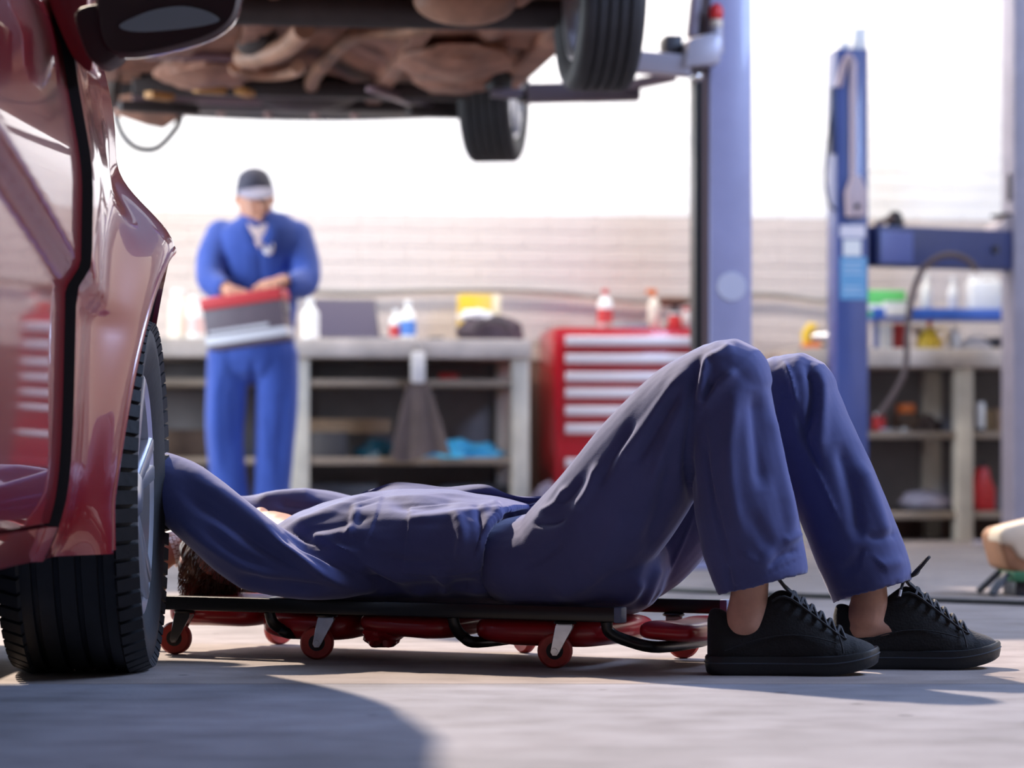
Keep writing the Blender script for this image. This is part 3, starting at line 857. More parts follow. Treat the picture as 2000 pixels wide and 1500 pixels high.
# bonnet, nose, cabin
def bonnet(u, v):
    d = 4.72 + 1.27*v
    xe = side_x(min(d, 5.95), 1.13)
    x = xe + (-3.10 - 2*xe)*u
    k = (x + 1.55)/.80
    return (x, d, 1.130 + .06*(1-k*k) - .11*max(0, (d-5.2)/.8)**2 * (1 - .3*k*k) - (0.0))
MB().grid(bonnet, 30, 24).build('bonnet', M_car, car, world=True, solid=.01)
def nose(u, v):
    xe = side_x(5.99, .30 + .66*(1-v))
    x = xe + (-3.10-2*xe)*u; k = (x+1.55)/.7
    z = .97 - .76*v
    return (x, 6.0 + .16*(1-k*k)*(1-.25*v) + .05*math.sin(v*3.1), z)
no = MB().grid(nose, 30, 16).build('nose', M_car, car, world=True, solid=.01)
MB().box(-1.95, -1.15, 6.14, 6.19, .42, .60).build('grille', M_trim, car, world=True, bev=.01)
for s in (-1, 1):
    MB().ball((-1.55 + s*.50, 6.10, .72), .13, .05, .08).build('headlamp', mat('lamp_glass', (.7, .72, .75), .08, coat=1), car, world=True)
MB().box(-2.20, -.90, 2.3, 4.70, .235, .265).build('floor_pan', M_trim, car, world=True)
MB().box(-2.02, -1.08, 4.70, 5.95, .24, .30).build('undertray', M_trim, car, world=True)
M_glass = mat('tinted_glass', (.10, .12, .12), .03, trans=.6, spec=.6)
roof = MB()
def rf(u, v):
    x = -.97 - 1.16*u; k = (x+1.55)/.58
    return (x, 4.02 - 1.75*v, 1.50 + .05*(1-k*k))
roof.grid(rf, 14, 10); roof.build('roof', M_car, car, world=True, solid=.02)
MB().grid(lambda u, v: (-.86-1.38*u + (-.11+.22*u)*v, 4.74-.72*v, 1.11+.40*v + .03*(1-(2*u-1)**2)), 12, 8).build('windscreen', M_glass, car, world=True, solid=.006)
for s in (-1, 1):
    X = lambda a: -1.55 + s*a
    MB().bar((X(.72), 4.76, 1.10), (X(.58), 4.02, 1.51), .05, .06).build('windscreen_pillar', M_car, car, world=True, bev=.008)
    MB().bar((X(.75), 3.2, 1.10), (X(.58), 3.18, 1.51), .03, .10).build('door_pillar', M_trim, car, world=True, bev=.006)
    for d0, d1, d2, d3 in ((3.24, 4.50, 3.24, 4.06), (2.34, 3.15, 2.34, 3.15)):
        MB().add([(X(.752), d0, 1.12), (X(.752), d1, 1.12), (X(.60), d3, 1.50), (X(.60), d2, 1.50)], [(0, 1, 2, 3)]).build('side_window', M_glass, car, world=True, solid=.005)
make_wheel(car, (WC.x+1.55, WC.y-4.2, WC.z), .325, .121, math.radians(2.0), 1)
ty = make_wheel(car, (-3.10-WC.x+1.55, WC.y-4.2, WC.z), .325, .121, math.radians(2.0), -1, lugs=False)

# wing mirror
def ring_loft(rings):
    """rings: lists of points, all same length, closed; ends capped"""
    n = len(rings[0]); b = MB(); v = [p for r in rings for p in r]; f = []
    for i in range(len(rings)-1):
        for k in range(n): f.append((i*n+k, i*n+(k+1) % n, (i+1)*n+(k+1) % n, (i+1)*n+k))
    f.append(tuple(range(n-1, -1, -1))); f.append(tuple(range((len(rings)-1)*n, len(rings)*n)))
    return b.add(v, f)
def smooth_loop(pts, k=5):
    N = len(pts); out = []
    for i in range(N):
        p0, p1, p2, p3 = (Vector((*pts[(i+j) % N], 0)) for j in (-1, 0, 1, 2))
        for j in range(k):
            t = j/k
            q = .5*((2*p1) + (p2-p0)*t + (2*p0-5*p1+4*p2-p3)*t*t + (3*p1-p0-3*p2+p3)*t**3)
            out.append((q.x, q.y))
    return out
DM = 4.30
outl = smooth_loop([(205, 95), (250, 112), (330, 100), (405, 78), (452, 48), (470, 5), (472, -60), (440, -105), (340, -122), (240, -112), (196, -70), (190, 20)])
def mring(k, d, cx=335, cy=0):
    return [W(cx+(x-cx)*k, cy+(y-cy)*k, DM) + Vector((0, d-DM, 0)) for x, y in outl]
M_mcap = mat('mirror_cap_paint', (.20, .035, .035), .3, coat=.8)
cap = ring_loft([mring(.30, DM+.13), mring(.70, DM+.115), mring(.90, DM+.07), mring(1.0, DM+.02), mring(1.015, DM)]).build('mirror_cap', M_mcap, car, world=True)
hs_ = ring_loft([mring(1.005, DM-.001), mring(.985, DM-.016), mring(.955, DM-.022), mring(.90, DM-.020)]).build('mirror_housing', mat('mirror_black', (.050, .030, .028), .55), cap, world=True)
gl = smooth_loop([(238, 54), (262, 40), (305, 24), (360, 17), (405, 26), (432, 42), (415, 52), (360, 61), (290, 67), (250, 64)])
ring_loft([[W(x, y, DM) + Vector((0, -.019, 0)) for x, y in gl], [W(x, y, DM) + Vector((0, -.0245, 0)) for x, y in gl]]).build('mirror_glass', mat('mirror_silver', (.62, .60, .62), .06, metal=1.0), cap, world=True)
arm = smooth_loop([(150, 22), (215, 8), (240, 30), (238, 100), (205, 128), (178, 118), (160, 80)])
ring_loft([[W(x, y, DM) + Vector((0, dd, 0)) for x, y in arm] for dd in (-.012, .07)]).build('mirror_arm', MATS['mirror_black'], cap, world=True, bev=.008)
tri = smooth_loop([(120, -60), (190, -20), (196, 60), (206, 122), (200, 150), (168, 120), (140, 60), (120, 0)])
ring_loft([[W(x, y, 4.50) + Vector((-.012, dd, 0)) for x, y in tri] for dd in (-.06, .03)]).build('mirror_base', M_car, cap, world=True, bev=.012, seg=3)

# ================================================================== LIFTED CAR
M_under = underside_metal()
M_underd = mat('underside_dark', (.030, .022, .022), .6, metal=.1, vary=.4, vscale=6, bump=.4)
M_rust = mat('rusty_pipe', (.22, .105, .06), .6, metal=.4, vary=.4, vscale=9)
M_tan = mat('tan_wax', (.36, .19, .12), .55, vary=.3, vscale=8)
M_ochre = mat('ochre_strap', (.42, .20, .05), .6)
M_lbody = mat('lifted_car_paint', (.05, .042, .045), .35, coat=.6)
LC = Vector((.265, 8.6, 0))
lc = empty('raised_car', LC, 'car raised high on the lift, brown underside and two wheels showing', 'car', WALL_A)
ZF = 1.83
def pan(u, v):
    x = -1.46 + 1.42*u; y = -.30 + 3.35*v
    z = ZF
    z += .10*math.exp(-((x+.72)/.13)**2)                         # tunnel
    for xr in (-1.22, -.98, -.46, -.22): z -= .030*math.exp(-((x-xr)/.030)**2)
    for yr in (.42, .78, 1.12, 1.5, 1.85): z -= .020*math.exp(-((y-yr)/.025)**2)
    z += .012*noise.noise(Vector((x*4, y*4, 2)))
    if y > 2.05: z += .05*sst((y-2.05)/.2)
    return (x, y, z)
MB().grid(pan, 90, 120).build('floor_pan', M_under, lc, solid=.01)
for s, xa in ((1, .05), (-1, -1.55)):
    MB().box(min(xa, xa-.10*s), max(xa, xa-.10*s), .36, 2.04, 1.775, 1.90).build('sill', M_under, lc, bev=.02)
    MB().box(xa-.02 if s > 0 else xa-.02, xa+.02, .36, 2.04, 1.86, 2.35).build('door_panel', M_lbody, lc, bev=.01)
    for yw in (0, 2.42):
        v = []
        for k in range(25):
            a = math.pi*k/24
            for xx in (xa+.04*s, xa-.24*s): v.append((xx, yw+.36*math.cos(a), 1.84+.36*math.sin(a)))
        MB().add(v, [(2*k, 2*k+1, 2*k+3, 2*k+2) for k in range(24)]).build('wheel_arch', M_underd, lc, solid=.01)
MB().box(-1.5, 0, 2.86, 3.06, 1.78, 1.86).build('front_apron', M_underd, lc, bev=.02)
def bump_(u, v):
    x = -1.52+1.55*u; k = (x+.745)/.78
    return (x, 3.14 + .14*(1-k*k) + .03*math.sin(v*3), 1.795 + .02*k*k + .42*v)
MB().grid(bump_, 24, 10).build('front_bumper', M_lbody, lc, solid=.02)
MB().box(-1.5, 0, -.36, -.26, 1.78, 2.1).build('rear_apron', M_lbody, lc, bev=.03, seg=3)
# running gear
MB().tube([(-1.40, .26, 1.79), (-1.1, .24, 1.775), (-.4, .24, 1.775), (-.06, .26, 1.79)], .052, 14).build('rear_axle_beam', M_underd, lc)
MB().box(-1.38, -.08, .30, .44, 1.755, 1.80).build('cross_member', mat('slate_steel', (.040, .038, .052), .5), lc, bev=.012)
MB().ball((-.40, .10, 1.79), .16, .10, .075, 24, 14).build('rear_silencer', M_tan, lc)
MB().tube(spline([(-.40, .2, 1.77), (-.52, .55, 1.765), (-.66, .8, 1.79), (-.70, 1.2, 1.80), (-.74, 1.9, 1.79), (-.70, 2.5, 1.80)], 6), .028, 12).build('exhaust_pipe', M_rust, lc)
MB().tube(spline([(-.86, .60, 1.77), (-.90, .85, 1.75), (-.97, 1.05, 1.745), (-1.03, 1.2, 1.76), (-.98, 1.38, 1.775)], 6), .035, 12).build('bent_pipe', M_tan, lc)
b = MB()
pts = [(-.94 + .11*math.cos(a), 1.35 + .16*math.sin(a), 1.745) for a in np.linspace(-.4, 3.3, 16)]
b.tube(pts, .024, 10); b.build('crescent_bracket', M_tan, lc)
MB().ball((-.98, 1.10, 1.79), .075, .20, .05, 20, 12).build('middle_silencer', M_underd, lc)
for i, (x, y, rx, ry, rz_) in enumerate(((-.30, 1.25, .20, .30, .06), (-.22, 1.8, .17, .2, .05), (-1.15, 1.75, .16, .28, .05), (-1.28, .95, .10, .22, .05))):
    b = blob_mesh('t', rx, ry, rz_, .18, 2, 30+i, flat=1.0); b.v = [(p[0]+x, p[1]+y, p[2]-2*rz_+ZF) for p in b.v]
    b.build(['fuel_tank', 'stowage_well', 'gearbox_cover', 'canister'][i], M_under, lc)
for i, (x0, y0, x1, y1, w, h, z, m) in enumerate((
        (-1.40, 2.20, -.10, 2.20, .09, .06, 1.78, M_underd), (-1.36, 2.62, -.12, 2.62, .12, .05, 1.775, M_underd),
        (-.46, .5, -.46, 2.6, .06, .05, 1.80, M_under), (-1.02, .5, -1.02, 2.6, .06, .05, 1.80, M_under),
        (-1.36, 1.45, -.95, 1.45, .05, .04, 1.80, mat('mauve_shield', (.20, .13, .15), .4, metal=.5)), (-1.4, 2.36, -.9, 2.40, .05, .03, 1.76, mat('mauve_shield', (.2, .13, .15), .4)),
        (-.35, 2.30, -.02, 2.38, .06, .04, 1.72, M_underd), (-1.45, 2.30, -1.15, 2.38, .06, .04, 1.72, M_underd),
        (-.52, 1.95, -.25, 2.5, .05, .03, 1.76, mat('mauve_shield', (.2, .13, .15), .4)))):
    MB().bar((x0, y0, z), (x1, y1, z), w, h).build(['subframe', 'radiator_support', 'chassis_rail', 'chassis_rail', 'heat_shield', 'heat_shield', 'wishbone', 'wishbone', 'brace'][i], m, lc, bev=.008)
for i, (x, y, a) in enumerate(((-1.30, 2.1, .8), (-1.12, 1.9, .5), (-.99, 1.95, 1.2), (-1.25, 2.5, .4))):
    MB().obox((x, y, 1.735), (.06*math.cos(a), .06*math.sin(a), 0), (-.022*math.sin(a), .022*math.cos(a), 0), (0, 0, .012)).build('ochre_tag', M_ochre, lc, bev=.004)
MB().ball((-.74, 2.42, 1.80), .22, .20, .075, 22, 12).build('engine_sump', M_underd, lc)
for k, x in enumerate((-1.18, -1.04, -.85, -.66, -.50)):
    MB().lathe([(0, 1.765), (.016, 1.765), (.018, 1.785), (0, 1.785)], (x, 2.94, 0), 12).build('bolt_head', mat('bolt_pink', (.35, .2, .18), .4, metal=.5), lc)
for s in (-1, 1):
    for yw in (0, 2.42):
        x = -.72 + s*.60
        MB().tube([(x, yw, 1.84), (x+.01*s, yw+.02, 2.15)], .05, 12).build('damper', M_underd, lc)
make_wheel(lc, (0, 0, 1.815), .305, .100, 0, 1, lugs=False)
make_wheel(lc, (0, 2.42, 1.845), .305, .100, math.radians(-17), 1, lugs=False)
for yw, zz in ((0, 1.83), (2.42, 1.85)):
    MB().lathe([(0, -.03), (.12, -.03), (.13, .0), (.12, .02), (0, .03)], (-1.47, yw, zz), 28, 'x').build('bare_hub', M_brake, lc)
# splash guard hanging loose at the left front
pts = [W(x, y, 11.25) for x, y in ((352, 205), (350, 238), (330, 268), (302, 291), (268, 289), (243, 268), (230, 240), (222, 205))]
MB().tube(spline(pts, 5), .013, 8).build('hanging_loop', M_dark, lc, world=True)
pts = [W(x, y, 11.2) for x, y in ((352, 205), (345, 232), (318, 250), (285, 244), (250, 232), (222, 222), (215, 190), (280, 178))]
ring_loft([[p + Vector((0, dd, 0)) for p in pts] for dd in (0, .03)]).build('splash_guard', M_under, lc, world=True, bev=.006)

# ------------------------------------------------------------------ lift post carrying it
D1 = 9.9; s1 = F/D1
P1 = W(1428, 900, D1); P1.z = 0
t = empty('lift_post', P1, 'tall grey-blue lift post that carries the raised car', 'lift post', WALL_A)
def X1(px): return (px-1428)/s1
def Z1(py, dy=0.0): return zat(py, D1 + dy)
MB().box(X1(1386), X1(1470), 0, .22, 0, 3.0).build('post', M_greyblue, t, bev=.008)
MB().box(X1(1360), X1(1374), .03, .12, 0, 3.0).build('guide_rail', M_blackm, t)
MB().box(X1(1374), X1(1386), .02, .16, 0, 3.0).build('inner_channel', mat('brown_grease', (.14, .085, .08), .5), t)
MB().box(-.2, .2, -.12, .34, 0, .022).build('base_plate', M_greyblue, t, bev=.004)
MB().lathe([(0, -.006), (.050, -.006), (.053, 0), (0, .002)], (X1(1429), 0, Z1(560)), 28, 'y').build('round_badge', mat('grey_badge', (.46, .46, .56), .5), t)
ca = MB().prism([(X1(1325), Z1(140)), (X1(1395), Z1(132)), (X1(1400), Z1(80)), (X1(1380), Z1(72)), (X1(1332), Z1(85))], -.10, .06).build('carriage', mat('carriage_grey', (.36, .34, .40), .4, metal=.2), t, bev=.010)
MB().box(X1(1296), X1(1330), -.02, .10, Z1(110), Z1(72)).build('carriage_block', M_dark, ca, bev=.006)
MB().tube([(X1(1395), -.05, Z1(110)), (X1(1393), -.05, Z1(60))], .022, 12).build('lock_pin', MATS['carriage_grey'], ca)
MB().lathe([(0, 0), (.022, 0), (.022, .026), (0, .026)], (X1(1393), -.05, Z1(58)), 14).build('pin_collar', mat('cream_collar', (.6, .5, .4), .5), ca)
MB().ball((X1(1392), -.05, Z1(30)), .026, .026, .034).build('red_knob', M_redpl, ca)
MB().bar((X1(1350), .0, Z1(75)), (X1(1378), .05, Z1(-160)), .05, .035).build('carriage_brace', mat('mauve_steel', (.17, .13, .16), .45), t, bev=.004)
MB().ball((X1(1357), -.02, Z1(152)), .022).build('arm_pivot', M_chrome, t)
a1_ = MB().bar((X1(1345), -.04, Z1(135)), (X1(1160), .10, Z1(112)), .10, .072).build('swing_arm', MATS['carriage_grey'], t, bev=.008)
MB().bar((X1(1350), .30, Z1(150, .3)), (X1(1262), .36, Z1(166, .3)), .08, .030).build('arm_foot', mat('mauve_steel', (.17, .13, .16), .45), t, bev=.006)
MB().bar((X1(1290), .42, Z1(183, .45)), (X1(1063), .46, Z1(189, .45)), .09, .066).build('swing_arm', mat('mauve_dark_steel', (.10, .08, .10), .45), t, bev=.008)
MB().bar((X1(1075), .46, Z1(192, .45)), (X1(990), .48, Z1(186, .45)), .06, .034).build('arm_extension', MATS['mauve_dark_steel'], t, bev=.006)
MB().lathe([(0, 0), (.03, 0), (.03, .03), (0, .03)], (X1(1060), .46, Z1(206, .45)), 14).build('arm_stop', M_blackm, t)
MB().lathe([(0, 0), (.05, 0), (.055, .07), (0, .075)], (X1(1005), .48, Z1(180, .45)), 16).build('lift_pad', M_black, t)

# ================================================================== CREEPER
CA = math.atan2(-.438, .899)
C0 = Vector((.155, 5.416, 0))
cr = empty('creeper', C0, 'black framed mechanic creeper with red pads and red castors', 'creeper', CA)
M_redvinyl = mat('red_vinyl', (.42, .010, .016), .34, coat=.3, bump=.3, bscale=25)
ZR0, ZR1 = .089, .117
for s_, t0, t1 in ((-.17, -.90, .141), (.17, -.90, .215)):
    r = MB().box(t0, t1-.014, s_-.013, s_+.013, ZR0, ZR1).build('side_rail', M_blackm, cr, bev=.003)
    MB().box(t1-.016, t1, s_-.0135, s_+.0135, ZR0-.001, ZR1+.0005).build('end_cap', mat('blue_grey_cap', (.10, .13, .22), .5), r, bev=.003)
def ubar(tp, out, zb):
    pts = [(tp, -.17, .09), (tp+.004, -.165, .07), (tp+out*.4, -.15, zb+.012), (tp+out, -.12, zb), (tp+out, .12, zb), (tp+out*.4, .15, zb+.012), (tp+.004, .165, .07), (tp, .17, .09)]
    return MB().tube(spline(pts, 5), .011, 10).build('cross_bar', M_blackm, cr)
ubar(.105, .085, .042); ubar(-.215, .03, .040); ubar(-.62, .03, .045)
def pad(t0, t1, z0, z1, seed, sag=0.0, s0=-.145, s1=.145):
    b = MB()
    n, m = 26, 26
    b.ball((0, 0, 0), 1, 1, 1, n, m)
    out = []
    for x, y, z in b.v:
        e = .35
        def sg(a): return math.copysign(abs(a)**e, a)
        L = max(abs(x), abs(y), abs(z), 1e-6)
        X, Y, Z = sg(x), sg(y), math.copysign(abs(z)**.7, z)
        p = Vector(((t0+t1)/2 + X*(t1-t0)/2, (s0+s1)/2 + Y*(s1-s0)/2, (z0+z1)/2 + Z*(z1-z0)/2))
        k = noise.noise(p*9 + Vector((seed, 0, 0)))
        p.z += .006*k - (sag*(1-((p.x-(t0+t1)/2)/((t1-t0)/2))**2) if Z < 0 else 0)
        out.append(tuple(p))
    b.v = out
    return b.build('pad', M_redvinyl, cr)
pad(-.89, -.68, .055, .112, 1); pad(-.67, -.46, .040, .092, 2, .006); pad(-.45, -.235, .045, .092, 3); pad(-.20, .085, .038, .092, 4, .004)
pad(.150, .275, .052, .088, 5, 0, -.155, .175)
# hanging torn vinyl
b = blob_mesh('t', .035, .05, .026, .28, 2.2, 41, flat=1.0); b.v = [(p[0]-.405, p[1]-.10, p[2]+.022) for p in b.v]
b.build('torn_cover', M_redvinyl, cr)
def castor(t_, s_, yaw):
    m = Matrix.Translation(Vector((t_, s_, 0))) @ Matrix.Rotation(yaw, 4, 'Z')
    def put(mb, name, mt, par, **k):
        mb.v = [tuple(m @ Vector(p)) for p in mb.v]; return mb.build(name, mt, par, **k)
    R = .0328
    w = put(MB().lathe([(.016, -.010), (R-.004, -.011), (R, -.006), (R, .006), (R-.004, .011), (.016, .010)], (0, 0, R), 36, 'y', closed=True), 'castor', mat('castor_red', (.40, .035, .025), .45, vary=.3, vscale=30), cr)
    put(MB().lathe([(0, -.0095), (.0165, -.0095), (.0165, .0095), (0, .0095)], (0, 0, R), 24, 'y'), 'castor_hub', M_black, w)
    f = MB()
    for s in (-1, 1):
        y0, y1 = (s*.0145 - .0015, s*.0145 + .0015)
        f.prism([(-.008, R-.002), (-.004, R-.009), (.005, R-.009), (.009, R-.003), (.034, .076), (.034, .084), (.004, .084), (.002, .08)], y0, y1)
    f.box(.004, .034, -.016, .016, .080, .0845)
    put(f, 'fork', M_chrome, w, bev=.0008, seg=1)
    put(MB().lathe([(0, -.018), (.0055, -.018), (.006, -.016), (.006, .016), (.0055, .018), (0, .018)], (0, 0, R), 12, 'y'), 'axle', M_chrome, w)
    put(MB().lathe([(0, .083), (.021, .083), (.022, .0865), (.018, .089), (0, .089)], (.019, 0, 0), 20), 'swivel_plate', M_blackm, w)
castor(0, -.17, math.radians(20)); castor(-.512, -.17, math.radians(24)); castor(-.838, -.17, math.radians(16))
castor(.118, .17, math.radians(200)); castor(-.227, .17, math.radians(150)); castor(-.80, .17, math.radians(60))

# ================================================================== FLOOR CABLE, STAND AT THE EDGE
pts = [Vector((W(x, HZ+1, floor_d(y)).x, floor_d(y), .007)) for x, y in ((700, 1160), (1000, 1152), (1250, 1154), (1380, 1160), (1600, 1169), (1800, 1176), (2000, 1183), (2200, 1190))]
o = MB().tube(spline(pts), .007, 8).build('floor_cable', M_black, world=True, loc=pts[0])
tag(o, 'black cable lying across the floor behind the shoes', 'cable')
D5 = 7.95; s5 = F/D5
P5 = W(1985, 1000, D5); P5.z = 0
t = empty('padded_stand', P5, 'cream-topped brown padded stand with a green band at the right edge', 'stand', .1)
def X5(px): return (px-1985)/s5
def Z5(py): return zat(py, D5)
b = MB().prism([(X5(1952), Z5(1108)), (X5(1938), Z5(1062)), (X5(1936), Z5(1042)), (X5(1948), Z5(1032)), (X5(2010), Z5(1017)), (X5(2060), Z5(1030)), (X5(2060), Z5(1112)), (X5(1985), Z5(1122))], -.07, .12)
b.build('wooden_block', mat('brown_block', (.34, .15, .07), .7, vary=.3), t, bev=.012, seg=3)
b = MB().prism([(X5(1937), Z5(1062)), (X5(1935), Z5(1040)), (X5(1948), Z5(1029)), (X5(2010), Z5(1013)), (X5(2062), Z5(1027)), (X5(2062), Z5(1075)), (X5(2005), Z5(1100)), (X5(1975), Z5(1090)), (X5(1960), Z5(1066))], -.078, .05)
b.build('cream_pad', mat('cream_cloth', (.66, .52, .38), .8, vary=.12, bump=.5, bscale=30), t, bev=.014, seg=3)
MB().box(X5(1966), X5(2055), -.075, .10, Z5(1134), Z5(1114)).build('green_band', mat('green_band', (.04, .16, .07), .6), t, bev=.004)
MB().box(X5(1972), X5(2050), -.05, .08, Z5(1166), Z5(1132)).build('base', M_dark, t, bev=.01)
for x0, x1, yy in ((1958, 1922, -.07), (1962, 1926, .09), (2058, 2092, -.07)):
    MB().bar((X5(x0), yy*.6, Z5(1118)), (X5(x1), yy, .008), .022, .016).build('splayed_leg', mat('slate_steel2', (.05, .055, .07), .5), t, bev=.003)
# ================================================================== PEOPLE: tools
def catmull(rows, k):
    A = np.array(rows, float); P = np.vstack([2*A[0]-A[1], A, 2*A[-1]-A[-2]]); out = []
    for i in range(1, len(P)-2):
        for j in range(k):
            t = j/k
            out.append(.5*((2*P[i]) + (P[i+1]-P[i-1])*t + (2*P[i-1]-5*P[i]+4*P[i+1]-P[i+2])*t*t + (3*P[i]-P[i-1]-3*P[i+1]+P[i+2])*t**3))
    out.append(A[-1]); return np.array(out)
def limb(rings, n=28, k=6, e0='dome', e1='dome', bdir=(0, 1, 0), px=True, sq=2.0):
    """closed tube through rings (px, py, depth, half-width in pixels, half-depth in m); px=False: (x,y,z,r1,r2)"""
    rows = []
    for r in rings:
        if px:
            p = W(r[0], r[1], r[2]); rows.append((p.x, p.y, p.z, r[3]*r[2]/F, r[4]))
        else: rows.append(r)
    A = catmull(rows, k); N = len(A)
    B0 = Vector(bdir); V = []; Fc = []
    def ring(p, T, r1, r2):
        N_ = T.cross(B0)
        if N_.length < 1e-4: N_ = T.orthogonal()
        N_.normalize(); B = N_.cross(T).normalized()
        o = []
        for i in range(n):
            a = 2*math.pi*i/n; c, s = math.cos(a), math.sin(a)
            f = (abs(c)**sq + abs(s)**sq)**(-1/sq)
            o.append(p + N_*(r1*c*f) + B*(r2*s*f))
        return o
    R = []
    for i in range(N):
        p = Vector(A[i][:3]); T = (Vector(A[min(i+1, N-1)][:3]) - Vector(A[max(i-1, 0)][:3])).normalized()
        r1, r2 = max(A[i][3], .001), max(A[i][4], .001)
        if i == 0 and e0 == 'dome':
            for q in (.97, .8, .5): R.append(ring(p - T*math.sin(math.acos(1-q*.98))*0 - T*min(r1, r2)*q*.8, T, r1*math.sqrt(1-q*q*.98), r2*math.sqrt(1-q*q*.98)))
        if i == 0 and e0 == 'hem':
            R.append(ring(p + T*.05, T, r1*.4, r2*.4)); R.append(ring(p + T*.035, T, r1*.86, r2*.86)); R.append(ring(p, T, r1*.90, r2*.90))
        R.append(ring(p, T, r1, r2))
        if i == N-1 and e1 == 'dome':
            for q in (.5, .8, .97): R.append(ring(p + T*min(r1, r2)*q*.8, T, r1*math.sqrt(1-q*q*.98), r2*math.sqrt(1-q*q*.98)))
        if i == N-1 and e1 == 'hem':
            R.append(ring(p, T, r1*.90, r2*.90)); R.append(ring(p - T*.035, T, r1*.86, r2*.86)); R.append(ring(p - T*.05, T, r1*.4, r2*.4))
    v = [q for r in R for q in r]; M_ = len(R)
    for i in range(M_-1):
        for j in range(n): Fc.append((i*n+j, i*n+(j+1) % n, (i+1)*n+(j+1) % n, (i+1)*n+j))
    Fc.append(tuple(range(n-1, -1, -1))); Fc.append(tuple(range((M_-1)*n, M_*n)))
    return v, Fc
def weld(name, limbs, voxel=.005, smooth=6):
    """joins the closed limbs into one continuous skin"""
    b = MB()
    for v, f in limbs: b.add(v, f)
    me = bpy.data.meshes.new(name + '_raw'); me.from_pydata(b.v, [], b.f)
    bm = bmesh.new(); bm.from_mesh(me); bmesh.ops.recalc_face_normals(bm, faces=bm.faces); bm.to_mesh(me); bm.free()
    ob = bpy.data.objects.new(name + '_raw', me); COL.objects.link(ob)
    m = ob.modifiers.new('r', 'REMESH'); m.mode = 'VOXEL'; m.voxel_size = voxel; m.use_smooth_shade = True
    if smooth:
        s = ob.modifiers.new('s', 'SMOOTH'); s.factor = .5; s.iterations = smooth
    dg = bpy.context.evaluated_depsgraph_get()
    out = bpy.data.meshes.new_from_object(ob.evaluated_get(dg)); out.name = name
    bpy.data.objects.remove(ob); bpy.data.meshes.remove(me)
    out.materials.clear()
    return out
def get_cn(me):
    n = len(me.vertices); co = np.empty(n*3); no = np.empty(n*3)
    me.vertices.foreach_get('co', co); me.vertices.foreach_get('normal', no)
    return co.reshape(-1, 3), no.reshape(-1, 3)
def put_co(me, co):
    me.vertices.foreach_set('co', co.reshape(-1)); me.update()
def project(co):
    return 1000 + F*co[:, 0]/co[:, 1], HZ - F*(co[:, 2]-EYE)/co[:, 1], co[:, 1]
def seg_dist(x, y, pts):
    best = np.full(len(x), 1e9); par = np.zeros(len(x)); L = 0; tot = sum(math.hypot(b[0]-a[0], b[1]-a[1]) for a, b in zip(pts, pts[1:]))
    for a, b in zip(pts, pts[1:]):
        dx, dy = b[0]-a[0], b[1]-a[1]; l2 = dx*dx+dy*dy+1e-9
        t = np.clip(((x-a[0])*dx + (y-a[1])*dy)/l2, 0, 1)
        dd = np.hypot(x-a[0]-t*dx, y-a[1]-t*dy)
        m = dd < best; best[m] = dd[m]; par[m] = ((L + t*math.sqrt(l2))/tot)[m]; L += math.sqrt(l2)
    return best, par
def sculpt(me, strokes):
    """folds: (points, width, height in mm, near limit, far limit[, 'edge']) pressed into the side that faces the viewer"""
    co, no = get_cn(me)
    x, y, d = project(co)
    cam_v = np.array([0, 0, EYE]) - co; cam_v /= np.linalg.norm(cam_v, axis=1)[:, None]
    facing = np.clip((np.sum(no*cam_v, axis=1)+.15)/.5, 0, 1)
    disp = np.zeros(len(co))
    for s in strokes:
        pts, w, h = s[0], s[1], s[2]*(1.9 if s[1] > 8.5 else 1.35)
        d0, d1 = (s[3], s[4]) if len(s) > 4 else (0, 99)
        pts = [tuple(q[:2]) for q in catmull([(p[0], p[1]) for p in pts], 5)] if len(pts) > 2 else pts
        q, par = seg_dist(x, y, pts)
        g = np.exp(-(q/w)**2)*np.clip(np.minimum(par, 1-par)*5+.12, 0, 1)
        disp += g*h*.001*facing*((d > d0) & (d < d1))
    put_co(me, co + no*disp[:, None])
def patch(me, poly, h, d0=0, d1=99, soft=2.0):
    """raises a flat patch (a pocket) with a crisp edge"""
    co, no = get_cn(me); x, y, d = project(co)
    cam_v = np.array([0, 0, EYE]) - co; cam_v /= np.linalg.norm(cam_v, axis=1)[:, None]
    facing = np.sum(no*cam_v, axis=1) > .05
    inside = np.zeros(len(co), bool); n = len(poly)
    for i in range(n):
        x0, y0 = poly[i]; x1, y1 = poly[(i+1) % n]
        c = ((y0 > y) != (y1 > y)) & (x < (x1-x0)*(y-y0)/((y1-y0) if y1 != y0 else 1e-9) + x0)
        inside ^= c
    q, _ = seg_dist(x, y, list(poly)+[poly[0]])
    k = inside*np.clip(q/soft, 0, 1)*facing*((d > d0) & (d < d1))
    put_co(me, co + no*(k*h*.001)[:, None])
def crumple(me, amp, fr, along, squash=.35, seed=0.0, ridged=True):
    """random drag folds running along a direction"""
    co, no = get_cn(me); a = Vector(along).normalized()
    out = np.empty(len(co))
    S = Vector((seed, seed*.7, -seed))
    for i in range(len(co)):
        p = Vector(co[i]); t = p.dot(a); q = (p - a*t)*fr + a*(t*fr*squash) + S
        v = noise.noise(q)
        out[i] = (1-2*abs(v))*.6 + .5*noise.noise(q*2.1) if ridged else v
    put_co(me, co + no*(out*amp*.001)[:, None])
def finish(name, me, mt, parent=None, loc=None):
    me.polygons.foreach_set('use_smooth', [True]*len(me.polygons))
    me.materials.append(mt)
    return link_mesh(name, me, mt, parent, loc=loc, world=True)
